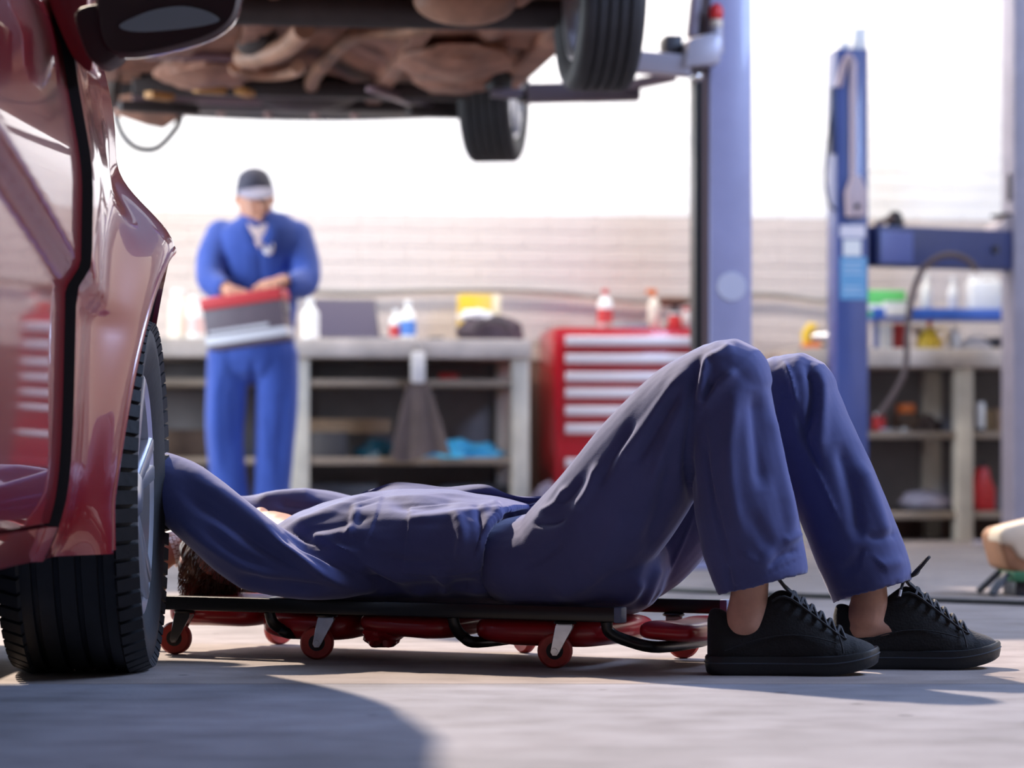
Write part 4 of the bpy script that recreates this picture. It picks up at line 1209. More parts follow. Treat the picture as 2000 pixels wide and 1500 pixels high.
def hand(P, D, Nn, side, sc_=1.0, curl=.5, spread=1.0):
    """five-fingered hand: wrist P, finger direction D, back-of-hand normal Nn, thumb side 'side' vector"""
    D = Vector(D).normalized(); Nn = Vector(Nn); Nn = (Nn - D*Nn.dot(D)).normalized(); S = Vector(side); S = (S - D*S.dot(D) - Nn*S.dot(Nn)).normalized()
    L = []; P = Vector(P); k = sc_
    def row(p, r1, r2): return (p.x, p.y, p.z, r1*k, r2*k)
    L.append(limb([row(P - D*.03*k, .030, .022), row(P + D*.01*k, .032, .019), row(P + D*.05*k, .042, .017), row(P + D*.088*k, .043, .014)], 20, 4, px=False, bdir=Nn, sq=2.6))
    for i, (o, ln) in enumerate(((.0325, .070), (.0108, .080), (-.0108, .074), (-.0325, .058))):
        p = P + D*(.082 - .006*(i == 3))*k + S*o*k*spread; dr = D.copy(); rows = [row(p - D*.02*k, .0095, .0095)]
        ang = curl*(.6+.1*i)
        for j, fl in enumerate((.45, .32, .23)):
            dr = (dr*math.cos(ang) - Nn*math.sin(ang)).normalized() if True else dr
            Nn2 = None
            p = p + dr*ln*fl*k; rows.append(row(p, .0090-.0008*j, .0088-.0008*j))
            ang = curl*.75
            # bend about the knuckle axis
            c = dr.cross(S).normalized()
            Nloc = c if c.dot(Nn) > 0 else -c
            Nn_keep = Nn; Nn = Nloc
        Nn = (Vector(Nn_keep))
        L.append(limb(rows, 10, 3, px=False))
        Nn = hand_n(D, S, L0=Nn, base=hand.base)
    b = P + D*.022*k + S*.030*k
    t1 = (D*.55 + S*.75 - hand.base*.25).normalized(); t2 = (D*.85 + S*.35 - hand.base*.35).normalized()
    L.append(limb([row(b - S*.012*k, .014, .013), row(b + t1*.035*k, .012, .011), row(b + t1*.035*k + t2*.028*k, .0095, .0095), row(b + t1*.035*k + t2*.050*k, .0085, .0085)], 12, 3, px=False))
    return L
def hand_n(D, S, L0, base): return Vector(base)
def make_hand(P, D, Nn, side, sc_=1.0, curl=.5, spread=1.0):
    D = Vector(D).normalized(); Nn = Vector(Nn); hand.base = (Nn - D*Nn.dot(D)).normalized()
    return hand(P, D, Nn, side, sc_, curl, spread)

M_skin = mat('skin', (.56, .29, .20), .5, vary=.12, vscale=25, spec=.4)
M_skin2 = mat('skin_tanned', (.50, .25, .17), .5, vary=.12, vscale=25, spec=.4)
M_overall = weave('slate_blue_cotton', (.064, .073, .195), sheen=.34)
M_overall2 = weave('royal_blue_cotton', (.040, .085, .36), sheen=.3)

# ================================================================== MECHANIC ON THE CREEPER
NEAR = 5.0
body = []
# head, neck, trunk
HD = 5.80
body.append(limb([(376, 1100, HD, 30, .048), (392, 1092, HD, 58, .066), (418, 1083, HD, 74, .076), (445, 1068, HD, 76, .077), (478, 1048, HD, 58, .066), (500, 1022, HD, 36, .048), (512, 1006, HD, 18, .03)], 32, 5))
body.append(limb([(395, 1010, HD, 6, .008), (405, 1000, HD, 10, .012), (420, 1000, HD, 14, .016), (432, 1010, HD, 10, .013)], 12, 3))   # nose
body.append(limb([(470, 1060, HD-.01, 46, .056), (528, 1043, 5.765, 46, .058), (590, 1078, 5.72, 60, .09)], 24, 4))                      # neck
body.append(limb([(585, 1095, 5.70, 50, .13), (700, 1080, 5.65, 78, .17), (850, 1080, 5.57, 80, .165), (1000, 1092, 5.49, 78, .16), (1120, 1105, 5.42, 80, .165)], 28, 4))
# near arm and hand, far arm and hand
body.append(limb([(690, 1115, 5.47, 36, .045), (560, 1104, 5.46, 42, .048), (400, 1008, 5.49, 42, .045), (300, 948, 5.54, 38, .042), (262, 948, 5.56, 36, .038), (200, 962, 5.58, 32, .034), (150, 970, 5.585, 27, .027)], 20, 4))
body += make_hand(W(140, 972, 5.585), W(80, 985, 5.59) - W(150, 970, 5.585), (0, -.3, 1), (0, 1, .2), 1.0, .35, 1.05)
body.append(limb([(650, 1025, 5.84, 40, .05), (560, 1010, 5.87, 36, .045), (450, 1012, 5.90, 32, .04), (400, 1042, 5.89, 30, .034), (342, 1074, 5.868, 25, .027), (322, 1086, 5.862, 24, .026)], 20, 4))
body += make_hand(W(316, 1090, 5.86), W(285, 1120, 5.85) - W(325, 1088, 5.862), (.2, -.4, .8), (0, -1, 0), .98, .45, 1.05)
# legs and feet
body.append(limb([(1100, 1100, 5.33, 75, .085), (1230, 980, 5.25, 62, .06), (1390, 760, 5.165, 40, .045), (1425, 745, 5.16, 40, .044), (1450, 850, 5.145, 42, .046), (1462, 1000, 5.125, 42, .045), (1466, 1120, 5.125, 36, .038), (1462, 1175, 5.125, 38, .034), (1455, 1225, 5.125, 44, .034)], 20, 4))
body.append(limb([(1430, 1250, 5.13, 40, .03), (1520, 1250, 5.13, 34, .034), (1620, 1280, 5.13, 20, .038)], 16, 3))
body.append(limb([(1130, 1110, 5.52, 75, .085), (1300, 1000, 5.46, 70, .075), (1530, 770, 5.36, 50, .053), (1562, 750, 5.35, 48, .05), (1600, 860, 5.32, 50, .052), (1660, 1020, 5.285, 40, .042), (1692, 1120, 5.275, 35, .036), (1698, 1170, 5.27, 36, .034), (1690, 1215, 5.27, 42, .034)], 20, 4))
body.append(limb([(1668, 1238, 5.27, 38, .03), (1755, 1238, 5.27, 32, .034), (1850, 1265, 5.27, 18, .038)], 16, 3))
# near ear
body.append(limb([(398, 1078, HD-.070, 16, .012), (402, 1098, HD-.075, 17, .012), (412, 1116, HD-.070, 10, .010)], 12, 3))
bme = weld('person', body, .0042, 4)
person = finish('person', bme, M_skin, loc=(C0.x, C0.y, 0))
tag(person, 'person in slate-blue overalls lying on the creeper, knees up, arm under the red car', 'person')

# ---- jacket
jk = [limb([(545, 1092, 5.715, 52, .13), (590, 1090, 5.70, 76, .185), (650, 1078, 5.67, 95, .215), (740, 1070, 5.625, 108, .225), (850, 1067, 5.57, 108, .22), (950, 1073, 5.515, 104, .21), (1000, 1080, 5.49, 100, .208), (1018, 1083, 5.482, 97, .206)], 36, 5, 'dome', 'hem', sq=2.3),
      limb([(730, 1115, 5.45, 42, .055), (655, 1118, 5.44, 52, .072), (575, 1107, 5.44, 60, .080), (485, 1073, 5.455, 70, .076), (408, 1010, 5.49, 67, .068), (345, 960, 5.53, 66, .064), (285, 940, 5.555, 60, .060), (230, 955, 5.57, 50, .050), (185, 964, 5.58, 42, .042)], 28, 5, 'dome', 'hem'),
      limb([(690, 1030, 5.82, 60, .07), (620, 1008, 5.85, 52, .065), (560, 1003, 5.87, 44, .06), (490, 1010, 5.89, 40, .055), (435, 1018, 5.90, 38, .048), (405, 1040, 5.89, 36, .042)], 24, 5, 'dome', 'hem')]
jme = weld('jacket', jk, .0045, 5)
crumple(jme, 2.8, 14, (.85, -.45, -.2), .3, 2.0)
ND = (5.2, 5.9)
S_ = []
# sleeve: long drag folds from shoulder to elbow, hollow between arm and chest
S_ += [([(345, 905), (430, 955), (500, 1010), (560, 1065)], 16, 5), ([(350, 960), (430, 1010), (520, 1070), (600, 1115)], 15, -7),
       ([(380, 935), (470, 1000), (560, 1075), (640, 1130)], 11, 5), ([(500, 1035), (570, 1080), (630, 1120), (690, 1150)], 9, 4),
       ([(520, 1042), (590, 1078), (650, 1118), (700, 1140)], 8, -4), ([(560, 1060), (610, 1085), (660, 1122)], 7, 3),
       ([(340, 1000), (400, 1055), (470, 1100), (560, 1140)], 14, 5), ([(400, 1030), (470, 1085), (540, 1115)], 10, -5),
       ([(470, 1120), (560, 1140), (650, 1152)], 9, -5), ([(440, 1135), (540, 1155), (640, 1162)], 9, 4),
       ([(555, 1040), (630, 1075), (720, 1130), (800, 1165)], 14, -11), ([(600, 1040), (680, 1080), (770, 1130), (850, 1165)], 12, 5),
       ([(640, 1100), (700, 1135), (760, 1165)], 8, -5)]
# chest and belly
S_ += [([(556, 1030), (610, 1012), (680, 985), (750, 958)], 9, 5), ([(580, 1045), (630, 1032), (690, 1020), (735, 1008)], 8, -3),
       ([(600, 1054), (650, 1046), (700, 1036)], 8, 3), ([(640, 1072), (690, 1076), (735, 1066)], 9, 3), ([(700, 985), (690, 1020), (670, 1060)], 6, 3),
       ([(740, 958), (800, 965), (860, 960), (930, 962)], 12, 4), ([(760, 985), (830, 990), (900, 978)], 10, -4),
       ([(790, 1015), (850, 1012), (920, 1000), (980, 985)], 8, 4), ([(740, 1090), (800, 1100), (880, 1095)], 13, -5),
       ([(770, 1140), (850, 1150), (940, 1140)], 10, -6), ([(800, 1160), (880, 1150), (960, 1158)], 8, 5),
       ([(890, 1000), (905, 1050), (895, 1095)], 10, 5), ([(930, 985), (940, 1040), (920, 1090)], 9, -5),
       ([(960, 975), (975, 1010), (960, 1060)], 8, 4), ([(985, 985), (1000, 1005), (990, 1050), (985, 1100)], 7, 4),
       ([(845, 1110), (870, 1140), (865, 1165)], 9, 5), ([(700, 1100), (720, 1140), (760, 1165)], 9, 4)]
S_ += [([(500, 975), (560, 962), (620, 962)], 10, 4), ([(540, 985), (590, 990), (630, 985)], 7, -4)]
sculpt(jme, [(a, w, h, *ND) for a, w, h in S_])
patch(jme, [(800, 992), (870, 985), (975, 975), (985, 1020), (962, 1090), (930, 1118), (870, 1128), (786, 1122)], 3.2, *ND)
patch(jme, [(688, 985), (748, 968), (730, 1030), (712, 1068), (672, 1058)], 2.4, *ND)
for ln in ([(790, 1112), (868, 1119), (925, 1109), (955, 1084)], [(798, 1002), (870, 994), (970, 985)], [(694, 992), (742, 978)]):
    sculpt(jme, [(ln, 2.2, -1.4, *ND)])
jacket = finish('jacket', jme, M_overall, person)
# open jacket front standing up beyond the belly
top = catmull([(705, 968), (735, 953), (772, 942), (820, 945), (870, 951), (925, 946), (955, 948), (985, 962), (1020, 971), (1064, 973)], 5)
b = MB(); v = []
for i, (x, y) in enumerate(top):
    q = i/(len(top)-1); d = 5.66 - .17*q; wv_ = 6*math.sin(q*19)
    hgt = 26*math.sin(min(1, q*4)*math.pi/2)*math.sin(min(1, (1-q)*4+.15)*math.pi/2)
    for j in range(7):
        s_ = j/6
        v.append(W(x - 4*s_, y + hgt*s_ + (wv_*.3)*s_, d + .012*math.sin(s_*3.1+q*6) - .02*s_))
n_ = len(top)
b.add(v, [(i*7+j, i*7+j+1, (i+1)*7+j+1, (i+1)*7+j) for i in range(n_-1) for j in range(6)])
b.build('open_front', M_overall, jacket, world=True, solid=.004)
# collar flap on the near side
b = MB(); v = []
cl_ = catmull([(478, 992), (510, 985), (545, 990), (560, 1005), (556, 1030), (548, 1042)], 4)
# ---- vest neckline
nk = limb([(548, 1056, 5.755, 42, .066), (565, 1062, 5.745, 50, .085), (595, 1072, 5.72, 60, .12)], 24, 4)
vme = weld('undershirt', [nk], .006, 3)
finish('undershirt', vme, mat('white_vest', (.62, .55, .56), .85, bump=.4, bscale=200), person)

# ---- trousers
tr = [limb([(985, 1092, 5.495, 76, .165), (1050, 1095, 5.46, 92, .185), (1110, 1092, 5.425, 105, .19), (1180, 1092, 5.40, 112, .185), (1232, 1110, 5.39, 92, .17)], 36, 5, sq=2.2),
      # near thigh, knee, calf
      limb([(1105, 1085, 5.34, 112, .115), (1180, 1018, 5.29, 122, .115), (1265, 905, 5.24, 116, .108), (1345, 800, 5.185, 98, .098), (1402, 738, 5.155, 72, .086)], 32, 5),
      limb([(1408, 728, 5.152, 60, .080), (1425, 760, 5.148, 78, .084), (1428, 820, 5.143, 84, .083), (1440, 920, 5.135, 92, .083), (1458, 1010, 5.13, 98, .084), (1476, 1085, 5.128, 97, .084), (1490, 1140, 5.126, 90, .082)], 32, 5, 'dome', 'hem'),
      limb([(1400, 745, 5.155, 74, .082), (1432, 727, 5.15, 66, .080), (1450, 750, 5.148, 62, .078)], 24, 4),
      # far thigh, knee, calf
      limb([(1150, 1100, 5.49, 112, .11), (1250, 1045, 5.47, 122, .112), (1350, 930, 5.43, 116, .105), (1450, 830, 5.39, 100, .096), (1530, 765, 5.36, 74, .086)], 32, 5),
      limb([(1540, 755, 5.355, 60, .078), (1562, 785, 5.345, 75, .082), (1588, 850, 5.33, 80, .082), (1625, 940, 5.31, 83, .082), (1660, 1030, 5.29, 86, .082), (1688, 1100, 5.28, 85, .082), (1705, 1155, 5.275, 80, .08)], 32, 5, 'dome', 'hem'),
      limb([(1530, 770, 5.36, 72, .08), (1562, 752, 5.35, 64, .078), (1580, 775, 5.345, 60, .076)], 24, 4)]
tme = weld('trousers', tr, .0045, 5)
crumple(tme, 2.8, 12, (.5, -.1, .8), .3, 5.0)
NL = (4.9, 5.33); FL = (5.2, 5.6)
T_ = []
# near thigh: drag folds fanning from the knee, fold behind the knee, hip creases
T_ += [(([(1372, 690), (1355, 740), (1350, 820), (1342, 900), (1352, 985)]), 9, -8, *NL), ([(1385, 690), (1372, 740), (1366, 800)], 9, 6, *NL),
       ([(1345, 715), (1300, 780), (1250, 850), (1190, 920)], 13, 5, *NL), ([(1330, 750), (1285, 830), (1240, 910)], 10, -5, *NL),
       ([(1338, 780), (1300, 870), (1270, 960)], 12, 5, *NL), ([(1310, 900), (1290, 990), (1260, 1080)], 16, -5, *NL),
       ([(1240, 820), (1200, 890), (1165, 950)], 9, -4, *NL), ([(1220, 990), (1190, 1060), (1150, 1120)], 18, 4, *NL),
       ([(1170, 905), (1150, 960), (1120, 1000)], 9, 5, *NL), ([(1140, 930), (1115, 965), (1085, 985)], 7, -5, *NL),
       ([(1110, 950), (1085, 985), (1050, 1005)], 8, 6, *NL), ([(1105, 1010), (1080, 1022), (1040, 1022)], 5, -5, *NL),
       ([(1255, 1130), (1235, 1165), (1200, 1180)], 9, 4, *NL), ([(1290, 1100), (1270, 1150), (1250, 1190)], 9, 5, *NL),
       ([(1100, 1060), (1060, 1090), (1020, 1110)], 8, -4, *NL), ([(1180, 1100), (1140, 1140), (1080, 1160)], 16, 4, *NL)]
# near calf
T_ += [([(1385, 700), (1410, 690), (1430, 672)], 10, 4, *NL), ([(1395, 740), (1375, 775), (1362, 800)], 8, -6, *NL), ([(1440, 720), (1400, 760), (1375, 800)], 10, 5, *NL),
       ([(1440, 760), (1425, 860), (1430, 960), (1450, 1060)], 14, 5, *NL), ([(1475, 760), (1482, 860), (1490, 960)], 16, -6, *NL),
       ([(1500, 780), (1520, 880), (1540, 980), (1552, 1060)], 12, 5, *NL), ([(1375, 840), (1385, 930), (1402, 1010), (1422, 1090)], 6, -6, *NL),
       ([(1465, 1000), (1500, 1060), (1530, 1090)], 14, -3, *NL), ([(1440, 1080), (1480, 1100), (1500, 1085), (1520, 1060)], 12, 3, *NL),
       ([(1420, 1100), (1425, 1140), (1435, 1155)], 8, -5, *NL), ([(1530, 1060), (1550, 1050), (1565, 1040)], 8, 5, *NL), ([(1500, 1110), (1530, 1085), (1560, 1075)], 6, -4, *NL)]
# outer seam and hem stitching
T_ += [([(1366, 830), (1385, 900), (1400, 1000), (1418, 1080), (1432, 1140)], 2.6, 2.2, *NL), ([(1412, 1160), (1490, 1125), (1572, 1090)], 2.2, -1.6, *NL),
       ([(1357, 1000), (1335, 1055), (1300, 1130), (1270, 1190)], 3, 2.5, 4.9, 5.6)]
# far leg
T_ += [([(1530, 705), (1545, 740), (1556, 790)], 5, 6, *FL), ([(1575, 705), (1590, 760), (1582, 820), (1570, 860)], 10, -9, *FL), ([(1600, 720), (1605, 800), (1600, 900)], 14, 5, *FL),
       ([(1560, 800), (1570, 850), (1600, 920)], 8, -7, *FL), ([(1565, 860), (1600, 930), (1640, 1020)], 5, 4, *FL),
       ([(1640, 860), (1665, 960), (1680, 1060)], 16, -7, *FL), ([(1680, 900), (1710, 980), (1735, 1060)], 13, 5, *FL),
       ([(1690, 1045), (1720, 1050), (1755, 1042)], 8, -4, *FL), ([(1680, 1090), (1720, 1105), (1770, 1095)], 12, 3, *FL), ([(1640, 1120), (1670, 1100), (1690, 1070)], 12, -3, *FL),
       ([(1522, 778), (1556, 776)], 3, -2, *FL), ([(1630, 1160), (1700, 1150), (1782, 1128)], 2.2, -1.5, *FL)]
sculpt(tme, T_)
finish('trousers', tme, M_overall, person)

# ---- shoes
M_suede = mat('black_suede', (.007, .006, .006), .85, sheen=.12, bump=.6, bscale=250, vary=.3, vscale=20)
M_sole = mat('black_sole', (.009, .010, .013), .5, bump=.3, bscale=120)
M_lace = mat('black_lace', (.020, .018, .022), .75)
def shoe(org, ang, knot):
    m = Matrix.Translation(Vector(org)) @ Matrix.Rotation(ang, 4, 'Z')
    def put(mb, name, mt, par, **k):
        mb.v = [tuple(m @ Vector(p)) for p in mb.v]; return mb.build(name, mt, par, world=True, **k)
    def spring(x): return .015*max(0, (x-.20)/.10)**2
    A = catmull([(.000, .012, .100), (.006, .026, .117), (.022, .036, .119), (.05, .039, .108), (.085, .040, .120), (.11, .041, .140), (.13, .042, .152), (.15, .044, .148), (.18, .047, .126), (.21, .050, .103), (.24, .050, .080), (.265, .048, .068), (.285, .042, .061), (.300, .029, .053), (.308, .010, .042)], 4)
    rings = []; n = 28
    for x, w, top in A:
        z0 = .022 + spring(x); r = []
        for i in range(n):
            a = 2*math.pi*i/n; c, s = math.cos(a), math.sin(a)
            if s >= 0:
                narrow = 1 - (.42 if .05 < x < .24 else .42)*(s**1.6)*(1 if x < .26 else .6)
                y = w*math.copysign(abs(c)**.75, c)*narrow; z = z0 + (top-z0)*s**.85
            else:
                y = w*math.copysign(abs(c)**.6, c); z = z0 + .012*s
            r.append((x, y, z))
        rings.append(r)
    up_ = put(ring_loft(rings), 'shoe', M_suede, person)
    # sole
    B_ = catmull([(-.004, .018), (.004, .034), (.03, .043), (.08, .042), (.13, .043), (.18, .050), (.22, .055), (.26, .052), (.288, .042), (.304, .026), (.311, .010)], 4)
    out = [(x, w) for x, w in B_] + [(x, -w) for x, w in B_[::-1]]
    out = [(x, y - .004*math.sin(x*10)) for x, y in out]
    rr = []
    for z, k in ((0.0, .955), (.004, .985), (.016, 1.0), (.030, 1.0), (.034, .985)):
        rr.append([(.15+(x-.15)*k, y*k, z + spring(x)*(1 if z < .02 else .95)) for x, y in out])
    so = put(ring_loft(rr), 'sole', M_sole, up_)
    put(MB().tube([(.15+(x-.15)*1.004, y*1.004, .022 + spring(x)) for x, y in out], .0012, 6, closed=True), 'sole_stitch', mat('sole_line', (.045, .055, .075), .5), so)
    # tongue, facing, laces, toe cap seam
    def topz(x): return float(np.interp(x, A[:, 0], A[:, 2]))
    tg_ = [[(x, y*wd, z + .004) for y, z in ((-1, zz-.006), (-.5, zz), (.5, zz), (1, zz-.006), (.5, zz-.010), (-.5, zz-.010))] for x, wd, zz in ((.118, .020, .182), (.126, .024, .178), (.140, .024, .160), (.165, .022, .138), (.20, .02, .109))]
    put(ring_loft(tg_), 'tongue', M_suede, up_, bev=.002)
    for i in range(6):
        x = .150 + i*.0165
        z = topz(x)
        for s in (-1, 1):
            pts = [(x, s*.028, z-.010), (x+.004, s*.018, z-.002), (x+.008, 0, z+.0015), (x+.012, -s*.018, topz(x+.012)-.002), (x+.0155, -s*.028, topz(x+.0155)-.010)]
            put(MB().tube(spline(pts, 4), .0030, 6), 'lace', M_lace, up_)
    for s in (-1, 1):
        pts = [(x, s*(.0285+.004*(x-.13)/.1), topz(x)-.010) for x in np.linspace(.115, .245, 12)]
        put(MB().tube(pts, .0022, 6), 'lace_facing', M_suede, up_)
    pts = [(.243 + .018*math.cos(a)*0 - .010*math.sin(a), .050*math.cos(a), .034 + spring(.245) + (topz(.245)-.032)*math.sin(a)**.8) for a in np.linspace(.05, math.pi-.05, 18)]
    put(MB().tube(pts, .0016, 6), 'toe_seam', M_suede, up_)
    pts = [(.03 + .20*q, -.0405 - .008*q + .006*math.sin(q*3), .045 + .028*math.sin(q*2.6)) for q in np.linspace(0, 1, 14)]
    put(MB().tube(pts, .0012, 6), 'side_stitch', M_suede, up_)
    if knot:
        z = .168
        put(MB().tube(spline([(.135, -.004, z), (.150, -.022, z+.010), (.170, -.026, z+.034), (.176, -.020, z+.040), (.168, -.012, z+.030), (.148, 0, z+.006)], 5), .0036, 6), 'lace_bow', M_lace, up_)
        put(MB().tube(spline([(.135, .004, z), (.150, .024, z+.004), (.162, .030, z+.012), (.158, .020, z+.008), (.138, .004, z)], 5), .0036, 6), 'lace_bow', M_lace, up_)
        put(MB().tube(spline([(.138, -.006, z), (.128, -.026, z-.006), (.122, -.036, z-.020)], 4), .0028, 6), 'lace_end', M_lace, up_)
        put(MB().tube([(.122, -.036, z-.020), (.119, -.039, z-.032)], .0026, 6), 'lace_tip', mat('lace_tip', (.75, .75, .78), .3), up_)
    return up_
shoe((.356, 5.128, 0), math.radians(-1.5), False)
shoe((.602, 5.275, 0), math.radians(-1.0), True)

# ---- watch
wc = W(343, 1074, 5.868); wax = (W(322, 1082, 5.862) - W(400, 1058, 5.885)).normalized()
e1 = wax.cross(Vector((0, 0, 1))).normalized(); e2 = wax.cross(e1).normalized()
M_watch = mat('watch_steel', (.88, .84, .82), .28, metal=.05)
lm = None
wt = None
for k in range(20):
    a = 2*math.pi*k/20
    rd = e1*math.cos(a)*.0315 + e2*math.sin(a)*.0335; tg_ = (-e1*math.sin(a) + e2*math.cos(a)).normalized(); rn = rd.normalized()
    for j in (-1, 0, 1):
        off = tg_*(.0052 if j == 0 else 0)
        mb = MB().obox(wc + rd + wax*j*.0074 + off, wax*.0033, tg_*.0043, rn*.0016)
        if wt is None: wt = mb.build('wristwatch', M_watch, person, world=True, bev=.0006, seg=1)
        else: mb.build('band_link', M_watch, wt, world=True, bev=.0006, seg=1)
rd = e2*.036
if rd.z < 0: rd = -rd
mb = MB(); q = rd.to_track_quat('Z', 'Y').to_matrix()
mb.lathe([(0, -.004), (.018, -.004), (.019, 0), (.017, .005), (0, .006)], n=24); mb.v = [tuple(wc + rd + q @ Vector(p)) for p in mb.v]
mb.build('watch_case', M_watch, wt, world=True)

# ---- hair
M_hair = mat('brown_hair', (.085, .036, .013), .5, vary=.5, vscale=60, spec=.25)
cap_rings = [(374, 1110, HD+.004, 28, .048), (383, 1104, HD+.004, 58, .074), (396, 1103, HD+.006, 66, .080), (418, 1122, HD+.012, 44, .07), (450, 1134, HD+.015, 24, .05)]
hme = weld('hair', [limb(cap_rings, 30, 5)], .0042, 2)
crumple(hme, 3.5, 55, (.6, .2, .8), .25, 9.0)
hair = finish('hair', hme, M_hair, person)
rnd = random.Random(5); b = MB()
hco, hno = get_cn(bme)
base = W(400, 1100, HD)
Rm = MW['person'] if 'person' in MW else Matrix()
for k in range(1500):
    th = rnd.uniform(0, 2*math.pi); ph = rnd.uniform(-1, 1)
    dirv = Vector((math.cos(th)*math.sqrt(1-ph*ph), math.sin(th)*math.sqrt(1-ph*ph), ph))
    c_ = W(404 + rnd.uniform(-4, 18), 1102 + rnd.uniform(-8, 12), HD)
    if dirv.x > .5 and dirv.z > -.1: continue
    p = c_ + Vector((dirv.x*.056, dirv.y*.082, dirv.z*.072))
    if p.z < .105: continue
    flow = Vector((-.25 + rnd.uniform(-.4, .4), rnd.uniform(-.4, .4), -.75 + rnd.uniform(-.5, .5)))
    flow = (flow - dirv*flow.dot(dirv)*.75).normalized(); curlv = Vector((rnd.uniform(-1, 1), rnd.uniform(-1, 1), rnd.uniform(-1, 1)))*.35
    L = rnd.uniform(.02, .045); pts = []
    for j in range(5):
        s_ = j/4
        q = p + flow*L*s_ + dirv*(.006 + .010*math.sin(s_*2.4)) + curlv*L*s_*s_*.6
        if (lambda a, b_: a < np.interp(b_, (1030, 1050, 1075, 1100, 1130), (400, 385, 366, 352, 346)))(1000+F*q.x/q.y, HZ-F*(q.z-EYE)/q.y): break
        if q.z < .108: q.z = .108 + rnd.uniform(0, .003)
        pts.append(q)
    if len(pts) > 2: b.tube(pts, [.0008, .0008, .0007, .0006, .0003][:len(pts)], 3, caps=False)
o = b.build('hair_strands', M_hair, hair, world=True); o['kind'] = 'stuff'

# ================================================================== STANDING MAN
DS = 12.0
sb = [limb([(497, 412, DS-.01, 30, .085), (497, 385, DS-.005, 35, .105), (497, 374, DS, 34, .105), (497, 366, DS, 26, .080)], 28, 5),
      limb([(502, 440, DS-.06, 14, .045), (501, 425, DS-.05, 25, .065), (500, 405, DS-.035, 31, .085)], 20, 4),
      limb([(509, 396, DS-.125, 5, .014), (512, 408, DS-.140, 7, .018), (511, 415, DS-.125, 6, .014)], 12, 3),
      limb([(507, 426, DS-.118, 9, .010), (509, 428, DS-.120, 9, .010)], 12, 3),
      limb([(498, 415, DS+.015, 29, .065), (500, 440, DS+.02, 32, .07), (503, 458, DS+.02, 55, .085)], 20, 4),
      limb([(503, 450, DS, 65, .08), (503, 520, DS, 66, .10), (498, 620, DS, 60, .095), (494, 700, DS, 64, .1)], 24, 4),
      limb([(428, 462, DS, 18, .04), (412, 540, 11.87, 16, .035), (445, 566, 11.74, 13, .028)], 16, 4),
      limb([(582, 465, DS, 18, .04), (595, 545, 11.9, 16, .035), (548, 550, 11.70, 13, .028)], 16, 4),
      limb([(450, 690, DS, 32, .07), (441, 870, DS, 24, .055), (456, 1045, DS, 18, .04)], 16, 4),
      limb([(538, 690, DS, 32, .07), (538, 870, DS, 24, .055), (530, 1045, DS, 18, .04)], 16, 4)]
for s in (-1, 1):
    sb.append(limb([(497 + s*36, 386, DS+.01, 5, .018), (497 + s*36, 398, DS+.01, 4, .014)], 10, 3))
sb += make_hand(W(447, 566, 11.72), W(466, 572, 11.60) - W(447, 566, 11.72), (-.1, 0, 1), (1, 0, 0), 1.0, .45, 1.1)
sb += make_hand(W(545, 550, 11.69), W(515, 556, 11.58) - W(545, 550, 11.69), (.1, 0, 1), (-.2, 1, 0), 1.0, .45, 1.1)
sme = weld('person', sb, .005, 4)
man = finish('person', sme, M_skin2, loc=(W(495, 900, DS).x, DS, 0))
tag(man, 'person standing at the left bench in blue overalls and dark cap, holding a box', 'person')
cv = [limb([(494, 705, DS, 82, .13), (497, 640, DS, 80, .13), (501, 560, DS, 80, .14), (505, 490, DS, 88, .145), (506, 452, DS, 84, .115), (504, 432, DS+.02, 40, .085)], 32, 5, sq=2.2),
      limb([(436, 458, DS, 34, .07), (418, 500, 11.94, 32, .068), (412, 545, 11.87, 28, .062), (430, 562, 11.79, 24, .052), (445, 566, 11.745, 20, .042)], 24, 5, 'dome', 'hem'),
      limb([(574, 460, DS, 36, .07), (590, 505, 11.96, 34, .07), (596, 548, 11.90, 30, .065), (572, 558, 11.79, 25, .054), (553, 552, 11.72, 20, .042)], 24, 5, 'dome', 'hem'),
      limb([(450, 690, DS, 44, .115), (442, 780, DS, 40, .10), (440, 870, DS, 36, .09), (452, 970, DS, 35, .085), (456, 1052, DS, 37, .09)], 24, 5, 'dome', 'hem'),
      limb([(538, 690, DS, 44, .115), (540, 780, DS, 42, .10), (537, 870, DS, 38, .09), (530, 970, DS, 36, .085), (528, 1052, DS, 38, .09)], 24, 5, 'dome', 'hem')]
cme = weld('overalls', cv, .007, 4)
crumple(cme, 6, 9, (0, .1, 1), .3, 3.0)
sculpt(cme, [([(505, 480), (510, 560), (505, 640)], 4, -5), ([(440, 500), (450, 560)], 8, -8), ([(565, 500), (560, 560)], 8, -8), ([(495, 700), (492, 800), (492, 900)], 8, -14),
             ([(425, 720), (420, 830), (430, 930)], 10, 8), ([(455, 760), (460, 880)], 8, -7), ([(560, 740), (548, 860), (545, 960)], 10, -7), ([(515, 800), (520, 900)], 8, 6)])
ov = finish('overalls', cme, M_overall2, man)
for s, pts in ((-1, ((478, 436), (470, 455), (482, 480), (500, 468))), (1, ((528, 436), (540, 455), (528, 485), (508, 470)))):
    ring_loft([[W(x, y, DS-.150 - .02*(y-436)/40 - dd) for x, y in pts] for dd in (0, .012)]).build('collar', M_overall2, ov, world=True, bev=.003)
ring_loft([[W(x, y, DS-.135-dd-.03*(y-430)/55) for x, y in ((482, 434), (500, 445), (522, 436), (516, 470), (506, 486), (494, 466))] for dd in (0, .02)]).build('tee_shirt', mat('pink_white_cotton', (.72, .58, .58), .85), man, world=True, bev=.004)
o = MB().ball(W(524, 483, DS-.155), .024, .012, .034).build('white_rag_in_pocket', mat('white_rag', (.8, .78, .8), .8), ov, world=True)
M_cap = mat('navy_cap', (.045, .045, .075), .8, vary=.1)
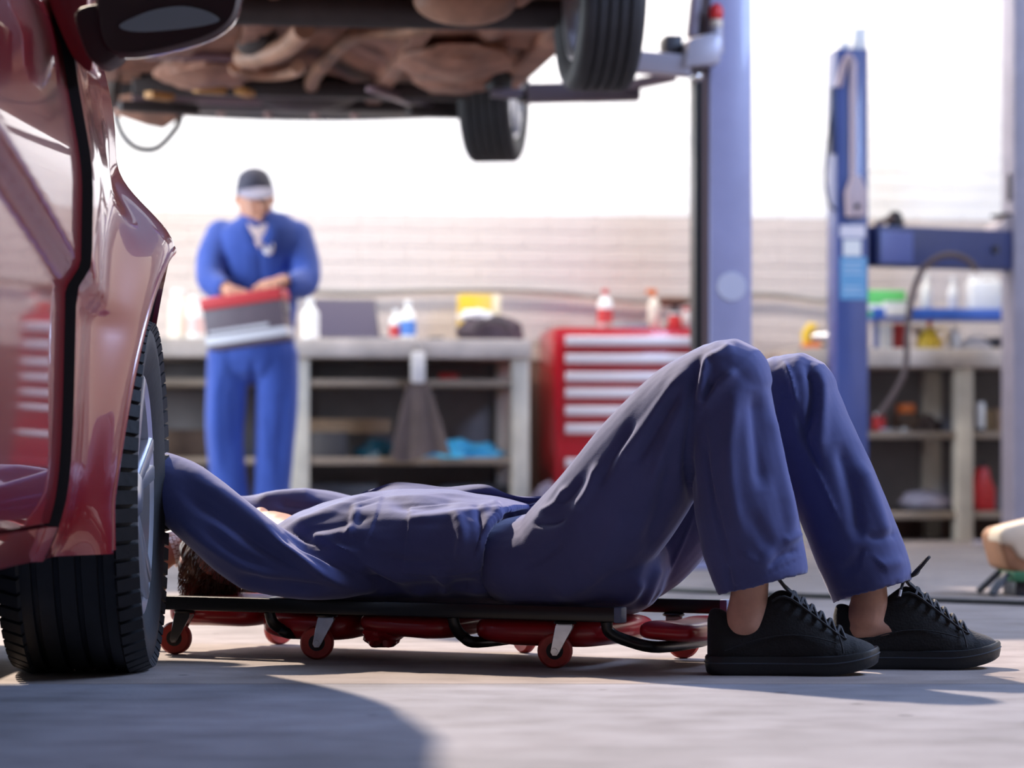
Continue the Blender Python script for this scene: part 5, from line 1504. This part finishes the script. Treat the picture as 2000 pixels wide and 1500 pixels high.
cp = weld('cap', [limb([(497, 380, DS, 37, .115), (497, 366, DS, 37, .115), (496, 354, DS, 34, .108)], 28, 5)], .006, 3)
cap_ = finish('cap', cp, M_cap, man)
def brim(u, v):
    a = (u-.5)*2.5
    r0, r1 = 1.0, 1.0
    x = 501 + 35*math.sin(a)*(1+.06*v); yy = 372 + 17*v*math.cos(a)**.5 if abs(a) < 1.57 else 372
    return W(x, 368 + 22*v*max(0, math.cos(a))**.6, DS - .108*max(0, math.cos(a))**.8 - .075*v*max(0, math.cos(a))**.7)
MB().grid(brim, 16, 6).build('brim', mat('lilac_brim', (.22, .21, .30), .6), cap_, world=True, solid=.006)
for px in (457, 529):
    p = W(px, 1058, DS); 
    b = ring_loft([[(p.x + y*k, p.y + x, z) for x, y in ((-.20, -.02), (-.20, .02), (-.16, .045), (0, .045), (.08, .04), (.08, -.04), (0, -.045), (-.16, -.045))] for z, k in ((0, 1), (.03, 1.02), (.06, .9), (.09, .75))])
    bo = b.build('boot', mat('boot_leather', (.03, .022, .018), .5), man, world=True, bev=.008)
# the box he holds
Bc = W(484, 626, 11.60)
bx = empty('lidded_box', Bc, 'dark grey box with red lid and pale stripe held by the standing person', 'box', -.10)
rl = math.radians(8.0)
ex = Vector((math.cos(rl), 0, math.sin(rl))); ez = Vector((-math.sin(rl), 0, math.cos(rl))); ey = Vector((0, 1, 0))
def bxp(x0, x1, y0, y1, z0, z1): return MB().obox(ex*(x0+x1)/2 + ey*(y0+y1)/2 + ez*(z0+z1)/2, ex*(x1-x0)/2, ey*(y1-y0)/2, ez*(z1-z0)/2)
bxp(-.165, .165, -.09, .09, -.105, .06).build('body', mat('box_grey', (.13, .10, .125), .45, vary=.1), bx, bev=.006)
bxp(-.172, .172, -.096, .096, .058, .110).build('lid', mat('box_red_lid', (.62, .06, .07), .35), bx, bev=.012, seg=3)
bxp(-.168, .168, -.093, .093, -.088, -.050).build('pale_stripe', mat('pale_stripe', (.66, .66, .72), .4), bx, bev=.003)
bxp(-.15, .10, -.0925, .0, -.040, -.028).build('thin_stripe', mat('pale_stripe', (.66, .66, .72), .4), bx)
for s in (-1, 1): bxp(s*.168-.008, s*.168+.008, -.03, .03, .0, .05).build('latch', M_steel, bx, bev=.003)
